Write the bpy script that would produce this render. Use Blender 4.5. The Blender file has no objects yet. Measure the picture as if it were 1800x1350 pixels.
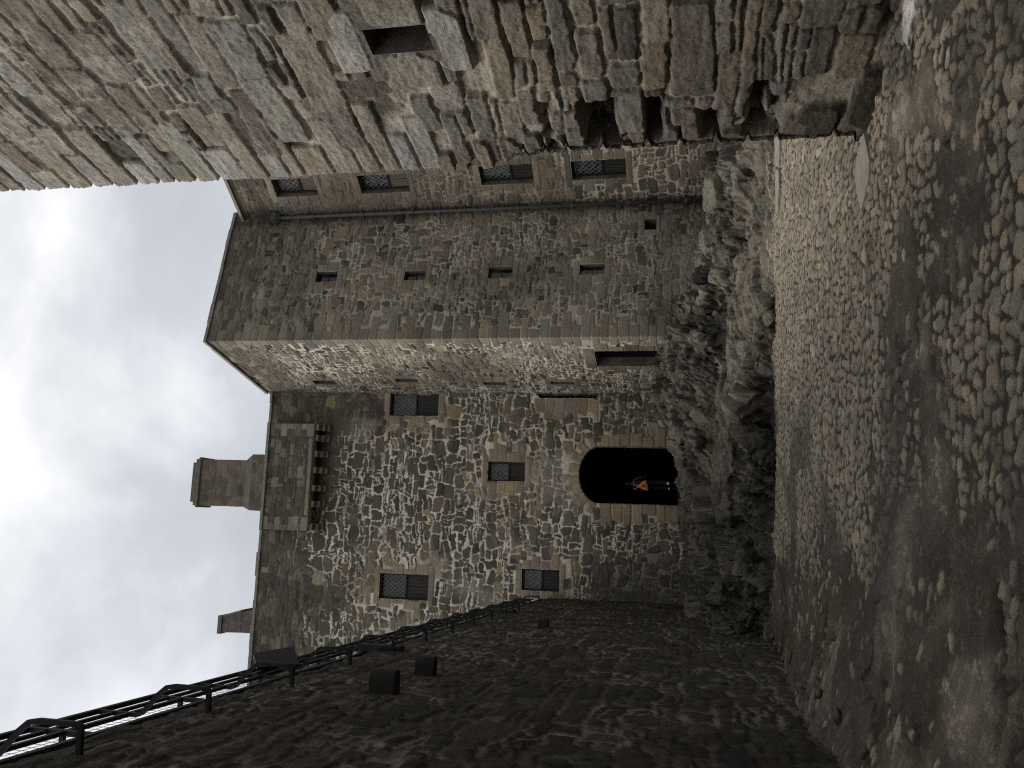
import bpy, bmesh, math, random
import numpy as np
from mathutils import Vector, Matrix

S = bpy.context.scene
COL = S.collection
R = math.radians
PI = math.pi

# ----------------------------------------------------------------- camera model
F = 1457.0                       # focal length in photo pixels (photo is 1800 x 1350)
TILT = R(11.45)
EYE = 1.6
CT, ST = math.cos(TILT), math.sin(TILT)


def ray(px, py):
    """direction through photo pixel (px, py); the phone was held upright, so photo-left is up"""
    xc = (1350 - py - 675) / F
    yc = (900 - px) / F
    return np.array([xc, CT - yc * ST, ST + yc * CT])


def at_depth(px, py, y):
    d = ray(px, py)
    return np.array([d[0] / d[1] * y, y, EYE + d[2] / d[1] * y])


def on_floor(px, py, z=0.0):
    d = ray(px, py)
    t = (z - EYE) / d[2]
    return np.array([d[0] * t, d[1] * t, z])


# ----------------------------------------------------------------- numpy noise
def _h(ix, iy, seed):
    n = (ix.astype(np.int64) * 374761393 + iy.astype(np.int64) * 668265263 + seed * 974711) & 0x7fffffff
    n = ((n ^ (n >> 13)) * 1274126177) & 0x7fffffff
    n = (n ^ (n >> 16)) & 0xffffff
    return n.astype(np.float64) / 0xffffff


def vn(x, y, seed=0):
    x0 = np.floor(x); y0 = np.floor(y)
    fx = x - x0; fy = y - y0
    fx = fx * fx * (3 - 2 * fx); fy = fy * fy * (3 - 2 * fy)
    a = _h(x0, y0, seed); b = _h(x0 + 1, y0, seed); c = _h(x0, y0 + 1, seed); d = _h(x0 + 1, y0 + 1, seed)
    return (a + (b - a) * fx) * (1 - fy) + (c + (d - c) * fx) * fy


def fbm(x, y, octv=4, seed=0, gain=0.5):
    s = 0; a = 1; t = 0
    for k in range(octv):
        s = s + a * vn(x * 2 ** k + 17.3 * k, y * 2 ** k - 9.1 * k, seed + k * 31)
        t += a; a *= gain
    return s / t


def sm(e0, e1, x):
    t = np.clip((x - e0) / (e1 - e0), 0, 1)
    return t * t * (3 - 2 * t)


# ----------------------------------------------------------------- object helpers
def link(o):
    COL.objects.link(o)
    return o


def empty(name, loc):
    o = bpy.data.objects.new(name, None)
    o.empty_display_size = 0.2
    o.location = loc
    return link(o)


def tag(o, label=None, cat=None, group=None, kind=None):
    if label: o['label'] = label
    if cat: o['category'] = cat
    if group: o['group'] = group
    if kind: o['kind'] = kind
    return o


def base_of(parent):
    p = np.zeros(3)
    while parent is not None:
        p += np.array(parent.location)
        parent = parent.parent
    return p


def mesh_obj(name, verts, faces, mat, parent=None, loc=None, smooth=False):
    """world-space verts; the object's own origin at loc (default the thing's base)"""
    verts = np.asarray(verts, dtype=float).reshape(-1, 3)
    pb = base_of(parent)
    org = np.array(loc, dtype=float) if loc is not None else pb
    me = bpy.data.meshes.new(name)
    me.from_pydata((verts - org).tolist(), [], [list(map(int, f)) for f in faces])
    if smooth:
        me.polygons.foreach_set('use_smooth', [True] * len(me.polygons))
    me.materials.append(mat)
    me.update()
    o = bpy.data.objects.new(name, me)
    o.location = org - pb
    o.parent = parent
    return link(o)


def grid_obj(name, V, faces, col, mat, parent=None, smooth=True):
    """large array mesh with an albedo attribute"""
    pb = base_of(parent)
    me = bpy.data.meshes.new(name)
    V = (V - pb).astype(np.float32)
    nf = len(faces)
    me.vertices.add(len(V)); me.vertices.foreach_set('co', V.ravel())
    me.loops.add(nf * 4); me.loops.foreach_set('vertex_index', faces.astype(np.int32).ravel())
    me.polygons.add(nf)
    me.polygons.foreach_set('loop_start', np.arange(0, nf * 4, 4, dtype=np.int32))
    me.polygons.foreach_set('use_smooth', np.full(nf, smooth, dtype=bool))
    me.update(calc_edges=True)
    at = me.attributes.new('albedo', 'FLOAT_COLOR', 'POINT')
    at.data.foreach_set('color', col.astype(np.float32).ravel())
    me.materials.append(mat)
    o = bpy.data.objects.new(name, me)
    o.parent = parent
    return link(o)


class MB:
    """collects simple solids as one mesh"""
    def __init__(self):
        self.v = []; self.f = []

    def add(self, verts, faces):
        n = len(self.v)
        self.v += [tuple(map(float, p)) for p in verts]
        self.f += [[i + n for i in f] for f in faces]

    def hexa(self, p):
        """8 corners: bottom 0-3, top 4-7"""
        self.add(p, [[3, 2, 1, 0], [4, 5, 6, 7], [0, 1, 5, 4], [1, 2, 6, 5], [2, 3, 7, 6], [3, 0, 4, 7]])

    def box(self, o, ax, ay, az, lo, hi):
        """box in frame o + ax,ay,az between lo and hi"""
        o, ax, ay, az = map(np.asarray, (o, ax, ay, az))
        P = lambda a, b, c: o + ax * a + ay * b + az * c
        self.hexa([P(lo[0], lo[1], lo[2]), P(hi[0], lo[1], lo[2]), P(hi[0], hi[1], lo[2]), P(lo[0], hi[1], lo[2]),
                   P(lo[0], lo[1], hi[2]), P(hi[0], lo[1], hi[2]), P(hi[0], hi[1], hi[2]), P(lo[0], hi[1], hi[2])])

    def bar(self, a, b, w, h, up=(0, 0, 1)):
        a = np.asarray(a, float); b = np.asarray(b, float)
        d = (b - a) / np.linalg.norm(b - a)
        s = np.cross(d, up); s /= max(np.linalg.norm(s), 1e-6)
        u = np.cross(s, d)
        P = [a + s * i * w / 2 + u * j * h / 2 for i, j in ((-1, -1), (1, -1), (1, 1), (-1, 1))]
        Q = [p + (b - a) for p in P]
        self.hexa(P + Q)

    def tube(self, pts, r, n=10, cap=True):
        pts = [np.asarray(p, float) for p in pts]
        rs = r if isinstance(r, (list, tuple)) else [r] * len(pts)
        rings = []
        ref = None
        for i, p in enumerate(pts):
            d = pts[min(i + 1, len(pts) - 1)] - pts[max(i - 1, 0)]
            d /= np.linalg.norm(d)
            if ref is None:
                ref = np.array([0, 0, 1.0]) if abs(d[2]) < .9 else np.array([1.0, 0, 0])
            s = np.cross(d, ref); s /= np.linalg.norm(s)
            u = np.cross(s, d); ref = u
            rings.append([p + rs[i] * (s * math.cos(t) + u * math.sin(t)) for t in np.linspace(0, 2 * PI, n, endpoint=False)])
        vs = [q for rg in rings for q in rg]
        fs = [[i * n + k, i * n + (k + 1) % n, (i + 1) * n + (k + 1) % n, (i + 1) * n + k] for i in range(len(pts) - 1) for k in range(n)]
        if cap:
            fs.append(list(range(n))[::-1]); fs.append([(len(pts) - 1) * n + k for k in range(n)])
        self.add(vs, fs)

    def build(self, name, mat, parent=None, loc=None, smooth=False, bevel=0):
        o = mesh_obj(name, self.v, self.f, mat, parent, loc, smooth)
        if bevel:
            bm = bmesh.new(); bm.from_mesh(o.data)
            bmesh.ops.bevel(bm, geom=list(bm.edges), offset=bevel, segments=2, profile=.6, affect='EDGES', clamp_overlap=True)
            bm.to_mesh(o.data); bm.free()
        return o


# ----------------------------------------------------------------- materials
def nodes(name):
    m = bpy.data.materials.new(name)
    m.use_nodes = True
    nt = m.node_tree
    return m, nt, nt.nodes['Principled BSDF']


def noise_node(nt, scale, detail=4, rough=.55, vec=None, dim='3D'):
    n = nt.nodes.new('ShaderNodeTexNoise')
    n.inputs['Scale'].default_value = scale
    n.inputs['Detail'].default_value = detail
    n.inputs['Roughness'].default_value = rough
    if vec is not None: nt.links.new(vec, n.inputs['Vector'])
    return n


def ramp(nt, src, stops):
    r = nt.nodes.new('ShaderNodeValToRGB')
    el = r.color_ramp.elements
    while len(el) < len(stops): el.new(.5)
    for e, (p, c) in zip(el, stops):
        e.position = p; e.color = (c, c, c, 1) if not isinstance(c, tuple) else (*c, 1)
    nt.links.new(src, r.inputs['Fac'])
    return r


def stone_mat(name, grain=45, patch=2.2, amp=.55, bump=.02, wet=False, lichen=None, moss=0, rough=.92):
    """reads the albedo attribute; weathering and grain from 3D noise"""
    m, nt, b = nodes(name)
    L = nt.links
    at = nt.nodes.new('ShaderNodeAttribute'); at.attribute_name = 'albedo'
    tc = nt.nodes.new('ShaderNodeTexCoord')
    vec = tc.outputs['Object']
    n1 = noise_node(nt, grain, 6, .7, vec)
    n2 = noise_node(nt, patch, 5, .6, vec)
    r1 = ramp(nt, n1.outputs['Fac'], [(.28, 1 - amp), (.72, 1 + amp)])
    r2 = ramp(nt, n2.outputs['Fac'], [(.3, .78), (.7, 1.22)])
    mx = nt.nodes.new('ShaderNodeMix'); mx.data_type = 'RGBA'; mx.blend_type = 'MULTIPLY'; mx.inputs['Factor'].default_value = 1
    L.new(at.outputs['Color'], mx.inputs['A']); L.new(r1.outputs['Color'], mx.inputs['B'])
    m2 = nt.nodes.new('ShaderNodeMix'); m2.data_type = 'RGBA'; m2.blend_type = 'MULTIPLY'; m2.inputs['Factor'].default_value = 1
    L.new(mx.outputs['Result'], m2.inputs['A']); L.new(r2.outputs['Color'], m2.inputs['B'])
    out = m2.outputs['Result']
    if lichen:
        n3 = noise_node(nt, lichen[2] if len(lichen) > 2 else 14, 8, .75, vec)
        l0 = lichen[3] if len(lichen) > 3 else .60
        r3 = ramp(nt, n3.outputs['Fac'], [(l0, 0.0), (l0 + .08, lichen[1])])
        m3 = nt.nodes.new('ShaderNodeMix'); m3.data_type = 'RGBA'
        L.new(r3.outputs['Color'], m3.inputs['Factor']); L.new(out, m3.inputs['A']); m3.inputs['B'].default_value = (*lichen[0], 1)
        out = m3.outputs['Result']
    if moss:
        n4 = noise_node(nt, 1.1, 7, .68, vec)
        r4 = ramp(nt, n4.outputs['Fac'], [(.5, 0.0), (.66, moss)])
        m4 = nt.nodes.new('ShaderNodeMix'); m4.data_type = 'RGBA'
        L.new(r4.outputs['Color'], m4.inputs['Factor']); L.new(out, m4.inputs['A']); m4.inputs['B'].default_value = (.045, .044, .02, 1)
        out = m4.outputs['Result']
    L.new(out, b.inputs['Base Color'])
    b.inputs['Roughness'].default_value = rough
    b.inputs['Specular IOR Level'].default_value = .25
    if wet:
        rr = nt.nodes.new('ShaderNodeMapRange')
        rr.inputs['To Min'].default_value = rough; rr.inputs['To Max'].default_value = .38
        L.new(at.outputs['Alpha'], rr.inputs['Value']); L.new(rr.outputs['Result'], b.inputs['Roughness'])
        b.inputs['Specular IOR Level'].default_value = .4
    bp = nt.nodes.new('ShaderNodeBump'); bp.inputs['Strength'].default_value = .8; bp.inputs['Distance'].default_value = bump
    nb = noise_node(nt, grain * .8, 8, .72, vec)
    L.new(nb.outputs['Fac'], bp.inputs['Height']); L.new(bp.outputs['Normal'], b.inputs['Normal'])
    return m


def plain_mat(name, col, rough=.6, metal=0, scale=12, amp=.25, bump=.003, stretch=None, spec=.4):
    m, nt, b = nodes(name)
    L = nt.links
    tc = nt.nodes.new('ShaderNodeTexCoord')
    vec = tc.outputs['Object']
    if stretch:
        mp = nt.nodes.new('ShaderNodeMapping'); mp.inputs['Scale'].default_value = stretch
        L.new(vec, mp.inputs['Vector']); vec = mp.outputs['Vector']
    n = noise_node(nt, scale, 6, .65, vec)
    lo = tuple(c * (1 - amp) for c in col); hi = tuple(min(1, c * (1 + amp)) for c in col)
    r = ramp(nt, n.outputs['Fac'], [(.3, lo), (.7, hi)])
    L.new(r.outputs['Color'], b.inputs['Base Color'])
    b.inputs['Roughness'].default_value = rough
    b.inputs['Metallic'].default_value = metal
    b.inputs['Specular IOR Level'].default_value = spec
    if bump:
        bp = nt.nodes.new('ShaderNodeBump'); bp.inputs['Distance'].default_value = bump; bp.inputs['Strength'].default_value = .6
        L.new(n.outputs['Fac'], bp.inputs['Height']); L.new(bp.outputs['Normal'], b.inputs['Normal'])
    return m


M = {}
M['keep'] = stone_mat('weathered_keep_stone', grain=26, patch=.9, amp=.4, bump=.02)
M['tower'] = stone_mat('weathered_tower_stone', grain=24, patch=.8, amp=.45, bump=.02)
M['near'] = stone_mat('rough_near_stone', grain=60, patch=2.5, amp=.5, bump=.014, lichen=((.42, .39, .33), .45))
M['dark'] = stone_mat('shaded_mossy_stone', grain=30, patch=1.2, amp=.4, bump=.014, moss=.3)
M['rock'] = stone_mat('bedrock_stone', grain=22, patch=1.6, amp=.55, bump=.03, moss=.35)
M['boulder'] = stone_mat('boulder_stone', grain=18, patch=1.6, amp=.5, bump=.03)
M['ground'] = stone_mat('courtyard_ground', grain=75, patch=1.3, amp=.5, bump=.008, wet=True, lichen=((.34, .32, .28), .4, 60, .66))
M['cut'] = plain_mat('cut_sandstone', (.19, .16, .12), .92, scale=7, amp=.4, bump=.01)
M['cutlite'] = plain_mat('pale_coping_stone', (.24, .225, .19), .9, scale=6, amp=.35, bump=.01)
M['chim'] = plain_mat('chimney_cap_stone', (.15, .135, .115), .92, scale=5, amp=.35, bump=.01)
M['wood'] = plain_mat('dark_oak_board', (.036, .03, .024), .7, scale=6, amp=.45, stretch=(9, 9, .8), bump=.004)
M['woodlite'] = plain_mat('grey_weathered_board', (.17, .14, .105), .8, scale=6, amp=.4, stretch=(9, 9, .8), bump=.004)
M['frame'] = plain_mat('dark_timber_frame', (.03, .025, .02), .7, scale=9, amp=.4)
M['lead'] = plain_mat('lead_came', (.26, .265, .255), .55, .3, scale=20, amp=.25)
M['steel'] = plain_mat('dark_painted_steel', (.016, .0165, .018), .7, 0, scale=18, amp=.5, bump=.002, spec=.25)
M['pipe'] = plain_mat('grey_green_painted_iron', (.075, .08, .07), .6, .1, scale=9, amp=.35, bump=.002)
M['board'] = plain_mat('dark_panel_back', (.016, .016, .018), .85, 0, scale=6, amp=.2, bump=0, spec=.15)
M['passage'] = plain_mat('unlit_passage_stone', (.014, .013, .012), .95, scale=5, amp=.5, bump=.02)  # near-black stone: the openings' lack of light is put into its colour
M['cloth'] = plain_mat('dark_navy_cloth', (.016, .018, .024), .9, scale=20, amp=.4, bump=.004)
M['trousers'] = plain_mat('black_trousers', (.006, .006, .007), .9, scale=20, amp=.4, bump=.004)
M['skin'] = plain_mat('skin', (.38, .24, .17), .6, scale=20, amp=.12, bump=0)
M['hair'] = plain_mat('dark_hair', (.02, .015, .011), .7, scale=30, amp=.5, bump=.004)
M['orange'] = plain_mat('orange_bag_cloth', (.52, .20, .06), .8, scale=14, amp=.2, bump=.004)
M['black'] = plain_mat('black_webbing', (.012, .012, .012), .8, scale=20, amp=.2, bump=0)
M['white'] = plain_mat('white_reflective_tape', (.85, .86, .86), .35, scale=20, amp=.05, bump=0)
M['slab'] = plain_mat('pale_flagstone', (.29, .265, .22), .85, scale=9, amp=.22, bump=.006)
M['kerb'] = plain_mat('grey_kerb_stone', (.27, .235, .18), .9, scale=7, amp=.35, bump=.012)
M['twig'] = plain_mat('pale_dry_twig', (.5, .46, .4), .8, scale=30, amp=.3)

m, nt, b = nodes('old_window_glass')
b.inputs['Base Color'].default_value = (.018, .02, .022, 1)
b.inputs['Roughness'].default_value = .12
b.inputs['Specular IOR Level'].default_value = .5
tc = nt.nodes.new('ShaderNodeTexCoord')
n = noise_node(nt, 6, 2, .5, tc.outputs['Object'])
bp = nt.nodes.new('ShaderNodeBump'); bp.inputs['Distance'].default_value = .035; bp.inputs['Strength'].default_value = .5
nt.links.new(n.outputs['Fac'], bp.inputs['Height']); nt.links.new(bp.outputs['Normal'], b.inputs['Normal'])
nd = noise_node(nt, 3.5, 4, .6, tc.outputs['Object'])
rd_ = ramp(nt, nd.outputs['Fac'], [(.46, (.012, .013, .015)), (.60, (.05, .052, .054))])  # paler patches painted on the panes in place of uneven reflections
nt.links.new(rd_.outputs['Color'], b.inputs['Base Color'])
M['glass'] = m


# ----------------------------------------------------------------- masonry
class Wall:
    """a wall following a plan polyline (left to right as seen from outside); u = distance along it"""
    def __init__(self, path, z0, z1):
        self.p = np.array(path, float)
        self.z0, self.z1 = z0, z1
        self.seg = np.diff(self.p, axis=0)
        self.len = np.linalg.norm(self.seg, axis=1)
        self.d = self.seg / self.len[:, None]
        self.n = np.stack([self.d[:, 1], -self.d[:, 0]], 1)
        self.cum = np.concatenate([[0], np.cumsum(self.len)])

    def uv(self, px, py, k=0):
        """where the line of sight through a photo pixel meets segment k"""
        d = ray(px, py)
        A = np.array([[d[0], -self.d[k][0]], [d[1], -self.d[k][1]]])
        t, s = np.linalg.solve(A, self.p[k])
        return self.cum[k] + s, EYE + d[2] * t

    def rect(self, x0, x1, y0, y1, k=0):
        """opening from photo extents (x = photo column, left is up; y = photo row, up is right)"""
        xm, ym = (x0 + x1) / 2, (y0 + y1) / 2
        ua, _ = self.uv(xm, y1, k); ub, _ = self.uv(xm, y0, k)
        _, zt = self.uv(x0, ym, k); _, zb = self.uv(x1, ym, k)
        return [ua, ub, zb, zt]

    def P(self, u, z, off=0.0, k=None):
        if k is None:
            k = int(np.clip(np.searchsorted(self.cum, u, side='right') - 1, 0, len(self.len) - 1))
        q = self.p[k] + self.d[k] * (u - self.cum[k]) + self.n[k] * off
        return np.array([q[0], q[1], z])

    def frame(self, u, k=None):
        if k is None:
            k = int(np.clip(np.searchsorted(self.cum, u, side='right') - 1, 0, len(self.len) - 1))
        return (np.array([*self.d[k], 0]), np.array([*self.n[k], 0]), np.array([0, 0, 1.0]))

    def surf(self, u, z, off):
        """arrays -> world points, mitred at the corners"""
        k = np.clip(np.searchsorted(self.cum, u, side='right') - 1, 0, len(self.len) - 1)
        s = u - self.cum[k]
        base = self.p[k] + self.d[k] * s[:, None]
        nn = self.n[k].copy()
        for c in range(1, len(self.len)):
            at = np.abs(u - self.cum[c]) < 1e-6
            mid = self.n[c - 1] + self.n[c]
            mid /= (1 + np.dot(self.n[c - 1], self.n[c]))
            nn[at] = mid
        q = base + nn * off[:, None]
        return np.stack([q[:, 0], q[:, 1], z], 1)


def rubble(rng, u0, u1, z0, z1, hm=(.18, .4), wm=(.2, .55), split=.45, gap=.02, rnd=.45, pal=None, depth=.02, hvar=.02, rot=.06, jit=.012, duo=.65):
    out = []
    z = z0
    while z < z1:
        h = rng.uniform(*hm)
        u = u0 - rng.uniform(0, wm[1])
        while u < u1:
            w = rng.uniform(*wm) * (.75 + .5 * h / hm[1])
            r = rng.random()
            cells = []
            if r < split * .55:
                k = 2 if rng.random() < duo else 3
                cut = np.sort(rng.uniform(.25, .75, k - 1)) if k == 2 else np.array([rng.uniform(.25, .4), rng.uniform(.6, .75)])
                e = [0, *cut, 1]
                for a, b_ in zip(e[:-1], e[1:]):
                    if rng.random() < .45:
                        c = rng.uniform(.35, .65)
                        cells += [(0, c, a, b_), (c, 1, a, b_)]
                    else:
                        cells.append((0, 1, a, b_))
            elif r < split:
                c = rng.uniform(.3, .7); k = rng.uniform(.35, .65)
                cells = [(0, c, 0, 1), (c, 1, 0, k), (c, 1, k, 1)] if rng.random() < .5 else [(0, c, 0, k), (0, c, k, 1), (c, 1, 0, 1)]
            else:
                cells = [(0, 1, 0, 1)]
            for a, b_, c, d in cells:
                g = gap * rng.uniform(.5, 1.5)
                hx = max((b_ - a) * w / 2 - g / 2, .015); hz = max((d - c) * h / 2 - g / 2, .012)
                out.append((u + (a + b_) / 2 * w + rng.uniform(-.01, .01), z + (c + d) / 2 * h + rng.uniform(-jit, jit),
                            hx * rng.uniform(.9, 1.08), hz * rng.uniform(.88, 1.08), rng.uniform(-rot, rot), rnd * rng.uniform(.7, 1.25) * min(hx, hz) * .98, *pal(rng), depth + rng.uniform(-hvar, hvar), 1.0))
            u += w
        z += h
    return out     # cu cz hu hz rot round r g b height warp


def palette(cols, var=.18):
    w = np.array([c[3] for c in cols]); w = w / w.sum(); cs = np.array([c[:3] for c in cols])

    def f(rng):
        c = cs[rng.choice(len(cs), p=w)]
        k = rng.uniform(1 - var, 1 + var)
        t = rng.uniform(-.05, .05)
        return tuple(np.clip(c * k * np.array([1 + t, 1, 1 - t]) * np.array([1.22, 1.15, 1.02]), .01, .9))
    return f


def dressed(u0, u1, z0, z1, rng, pal, depth=.02, rnd=.06):
    g = .006
    return ((u0 + u1) / 2, (z0 + z1) / 2, max((u1 - u0) / 2 - g, .01), max((z1 - z0) / 2 - g, .01), 0.0, rnd * min(u1 - u0, z1 - z0), *pal(rng), depth, 0.0)


def surround(rng, op, pal, lint=.24, jamb=(.2, .42), sill=.2, jh=.32, depth=.025):
    u0, u1, z0, z1 = op
    e = rng.uniform(.12, .28, 4)
    out = [dressed(u0 - e[0], u1 + e[1], z1, z1 + lint, rng, pal, depth), dressed(u0 - e[2], u1 + e[3], z0 - sill, z0, rng, pal, depth)]
    for side in (-1, 1):
        n = max(1, int(round((z1 - z0) / jh)))
        zz = np.linspace(z0, z1, n + 1)
        for i in range(n):
            w = jamb[(i + (side > 0)) % 2] * rng.uniform(.85, 1.15)
            out.append(dressed(u0 - w, u0, zz[i], zz[i + 1], rng, pal, depth) if side < 0 else dressed(u1, u1 + w, zz[i], zz[i + 1], rng, pal, depth))
    return out


def merge(rub, spec, ops=()):
    """drop rubble lying under dressed stones and openings"""
    rub = np.array(rub)
    if len(spec):
        sp = np.array(spec)
        keep = np.ones(len(rub), bool)
        for s in sp:
            inside = (np.abs(rub[:, 0] - s[0]) < s[2] + rub[:, 2] * .1) & (np.abs(rub[:, 1] - s[1]) < s[3] + rub[:, 3] * .1)
            keep &= ~inside
        rub = np.concatenate([rub[keep], sp])
    return rub


def field(U, Z, st, warp=(.05, .012), seed=1, tile=56, still=None):
    """per grid point: distance to nearest stone outline, its index, and distance through the second"""
    nu, nz = U.shape
    w1, w2 = warp
    k = np.ones_like(U) if still is None else still
    du = (fbm(U * 2.3, Z * 2.3, 2, seed) - .5) * 2 * w1 + (fbm(U * 11, Z * 11, 2, seed + 5) - .5) * 2 * w2
    dz = (fbm(U * 1.3 + 40, Z * 2.3, 2, seed + 9) - .5) * 2 * w1 + (fbm(U * 11, Z * 11 + 30, 2, seed + 7) - .5) * 2 * w2
    Uw = U + du * k; Zw = Z + dz * k
    D = np.full(U.shape, 1.0); I = np.zeros(U.shape, int)
    ext = np.maximum(st[:, 2], st[:, 3]) + .12
    for i in range(0, nu, tile):
        for j in range(0, nz, tile):
            a = Uw[i:i + tile, j:j + tile]; c = Zw[i:i + tile, j:j + tile]
            sel = np.where((st[:, 0] > a.min() - st[:, 2] - .12) & (st[:, 0] < a.max() + st[:, 2] + .12) &
                           (st[:, 1] > c.min() - st[:, 3] - .12) & (st[:, 1] < c.max() + st[:, 3] + .12))[0]
            if len(sel) == 0: continue
            s = st[sel]
            x = a.reshape(-1, 1) - s[None, :, 0]; y = c.reshape(-1, 1) - s[None, :, 1]
            cs, sn = np.cos(s[:, 4]), np.sin(s[:, 4])
            xr = np.abs(x * cs + y * sn) - s[:, 2] + s[:, 5]; yr = np.abs(-x * sn + y * cs) - s[:, 3] + s[:, 5]
            sd = np.hypot(np.maximum(xr, 0), np.maximum(yr, 0)) + np.minimum(np.maximum(xr, yr), 0) - s[:, 5]
            m_ = sd.argmin(1)
            D[i:i + tile, j:j + tile] = sd[np.arange(len(m_)), m_].reshape(a.shape)
            I[i:i + tile, j:j + tile] = sel[m_].reshape(a.shape)
    return D, I, Uw, Zw


def snap(arr, vals):
    arr = arr.copy()
    for v in vals:
        i = np.argmin(np.abs(arr - v))
        if 0 <= i < len(arr) and arr[0] < v < arr[-1]: arr[i] = v
    return np.unique(arr)


def axis_steps(pieces):
    """pieces: (start, end, step)"""
    out = [pieces[0][0]]
    for a, b_, s in pieces:
        n = max(1, int(round((b_ - a) / s)))
        out += list(np.linspace(a, b_, n + 1)[1:])
    return np.array(out)


def masonry(name, wall, us, zs, st, mat, parent, openings=(), arches=(), mortar=None, bevel=.02, mdepth=-.004,
            rough=.006, warp=(.05, .012), seed=1, edge=.008, wob=.03, tilt=.04, extra=None, tint=None, revcol=(.16, .14, .11)):
    """builds the wall face as real relief with openings cut through and their reveals"""
    vals_u = [v for o in openings for v in o[:2]] + list(wall.cum[1:-1])
    vals_z = [v for o in openings for v in o[2:4]]
    us = snap(us, vals_u); zs = snap(zs, vals_z)
    U, Z = np.meshgrid(us, zs, indexing='ij')
    still = np.ones_like(U)
    for o in openings:
        d = np.maximum(np.maximum(o[0] - U, U - o[1]), np.maximum(o[2] - Z, Z - o[3]))
        still = np.minimum(still, sm(.25, .6, d))
    for a in arches:
        d = np.maximum(np.abs(U - a[0]) - a[1], Z - a[3] - a[4])
        still = np.minimum(still, sm(.3, .8, d))
    for c in wall.cum[1:-1]:
        still = np.minimum(still, sm(.3, .9, np.abs(U - c)) * .8 + .2)
    D, I, Uw, Zw = field(U, Z, st, warp, seed, still=still)
    nz_ = (fbm(U * 16, Z * 16, 3, seed + 50) - .5)
    D = D + nz_ * wob * st[I, 10] + nz_ * .004
    inside = sm(edge, -edge, D)                       # 1 on a stone, 0 in the joint
    prof = sm(0.0, bevel, -D)
    H = st[I, 9] * prof * inside + mdepth * (1 - inside)
    H = H + (fbm(U * 9, Z * 9, 4, seed + 77) - .5) * 2 * rough * (.4 + .6 * st[I, 10])
    # each stone face slightly out of true
    rs = np.random.default_rng(seed + 3)
    tl = rs.normal(0, tilt, (len(st), 2)) * st[:, 10:11]
    H = H + inside * (tl[I, 0] * np.clip(Uw - st[I, 0], -.4, .4) + tl[I, 1] * np.clip(Zw - st[I, 1], -.3, .3))
    colr = st[I, 6:9].copy()
    streak = fbm(U * 5 + 3, Z * 20, 3, seed + 21)
    colr *= (.82 + .36 * streak)[..., None]
    mc = mortar(U, Z) if mortar else np.broadcast_to(np.array([.3, .27, .22]), colr.shape)
    mc = mc * (.75 + .5 * fbm(U * 14, Z * 14, 3, seed + 33))[..., None]
    colr = colr * inside[..., None] + mc * (1 - inside)[..., None]
    if extra is not None: H, colr = extra(U, Z, H, colr, D, I)
    if tint is not None: colr = tint(U, Z, colr)
    hole = np.zeros((len(us) - 1, len(zs) - 1), bool)
    uc = (us[:-1] + us[1:]) / 2; zc = (zs[:-1] + zs[1:]) / 2
    UC, ZC = np.meshgrid(uc, zc, indexing='ij')
    for o in openings:
        hole |= (UC > o[0]) & (UC < o[1]) & (ZC > o[2]) & (ZC < o[3])
        d = np.maximum(np.maximum(o[0] - U, U - o[1]), np.maximum(o[2] - Z, Z - o[3]))
        H = np.where(d < .012, .02, H)
    for a in arches:      # (u centre, half width, z sill, z spring, rise)
        ins = (np.abs(UC - a[0]) < a[1]) & (ZC > a[2]) & (ZC < a[3])
        ins |= (ZC >= a[3]) & (((UC - a[0]) / a[1]) ** 2 + ((ZC - a[3]) / a[4]) ** 2 < 1)
        hole |= ins
    Vx = wall.surf(U.ravel(), Z.ravel(), H.ravel())
    idx = np.arange(len(us) * len(zs)).reshape(len(us), len(zs))
    q = np.stack([idx[:-1, :-1], idx[1:, :-1], idx[1:, 1:], idx[:-1, 1:]], -1)
    fc = q[~hole]
    C = np.concatenate([np.clip(colr, .008, .85).reshape(-1, 3), np.ones((colr.size // 3, 1))], 1)
    # reveals
    ev, ef, ec = [], [], []
    n0 = len(Vx)
    for o in openings:
        dp = o[4]
        ring = [(o[0], o[2]), (o[1], o[2]), (o[1], o[3]), (o[0], o[3])]
        k = int(np.clip(np.searchsorted(wall.cum, (o[0] + o[1]) / 2, side='right') - 1, 0, len(wall.len) - 1))
        for a, b_ in zip(ring, ring[1:] + ring[:1]):
            ns = 6
            for i in range(ns):
                f0, f1 = i / ns, (i + 1) / ns
                pa = (a[0] + (b_[0] - a[0]) * f0, a[1] + (b_[1] - a[1]) * f0); pb = (a[0] + (b_[0] - a[0]) * f1, a[1] + (b_[1] - a[1]) * f1)
                m_ = n0 + len(ev)
                ev += [wall.P(*pa, .02, k), wall.P(*pb, .02, k), wall.P(*pb, -dp, k), wall.P(*pa, -dp, k)]
                kk = random.uniform(.75, 1.2)
                ec += [[revcol[0] * kk, revcol[1] * kk, revcol[2] * kk, 1]] * 4
                ef.append([m_, m_ + 3, m_ + 2, m_ + 1])
    if ev:
        Vx = np.concatenate([Vx, np.array(ev)]); fc = np.concatenate([fc, np.array(ef)]); C = np.concatenate([C, np.array(ec)])
    return grid_obj(name, Vx, fc, C, mat, parent)


# ----------------------------------------------------------------- plan of the castle
DK = 28.0
kd = np.array([math.sin(R(80.5)), math.cos(R(80.5))])          # keep face direction (left to right)
door_c = at_depth(1100, 836, DK)[:2]
Bdir = np.array([math.sin(R(67.5)), math.cos(R(67.5))])
Adir = np.array([-Bdir[1], Bdir[0]])                             # away from camera, to the left


def meet(px, py, p, d):
    r = ray(px, py)[:2]
    t, s = np.linalg.solve(np.array([[r[0], -d[0]], [r[1], -d[1]]]), p)
    return p + d * s


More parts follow.
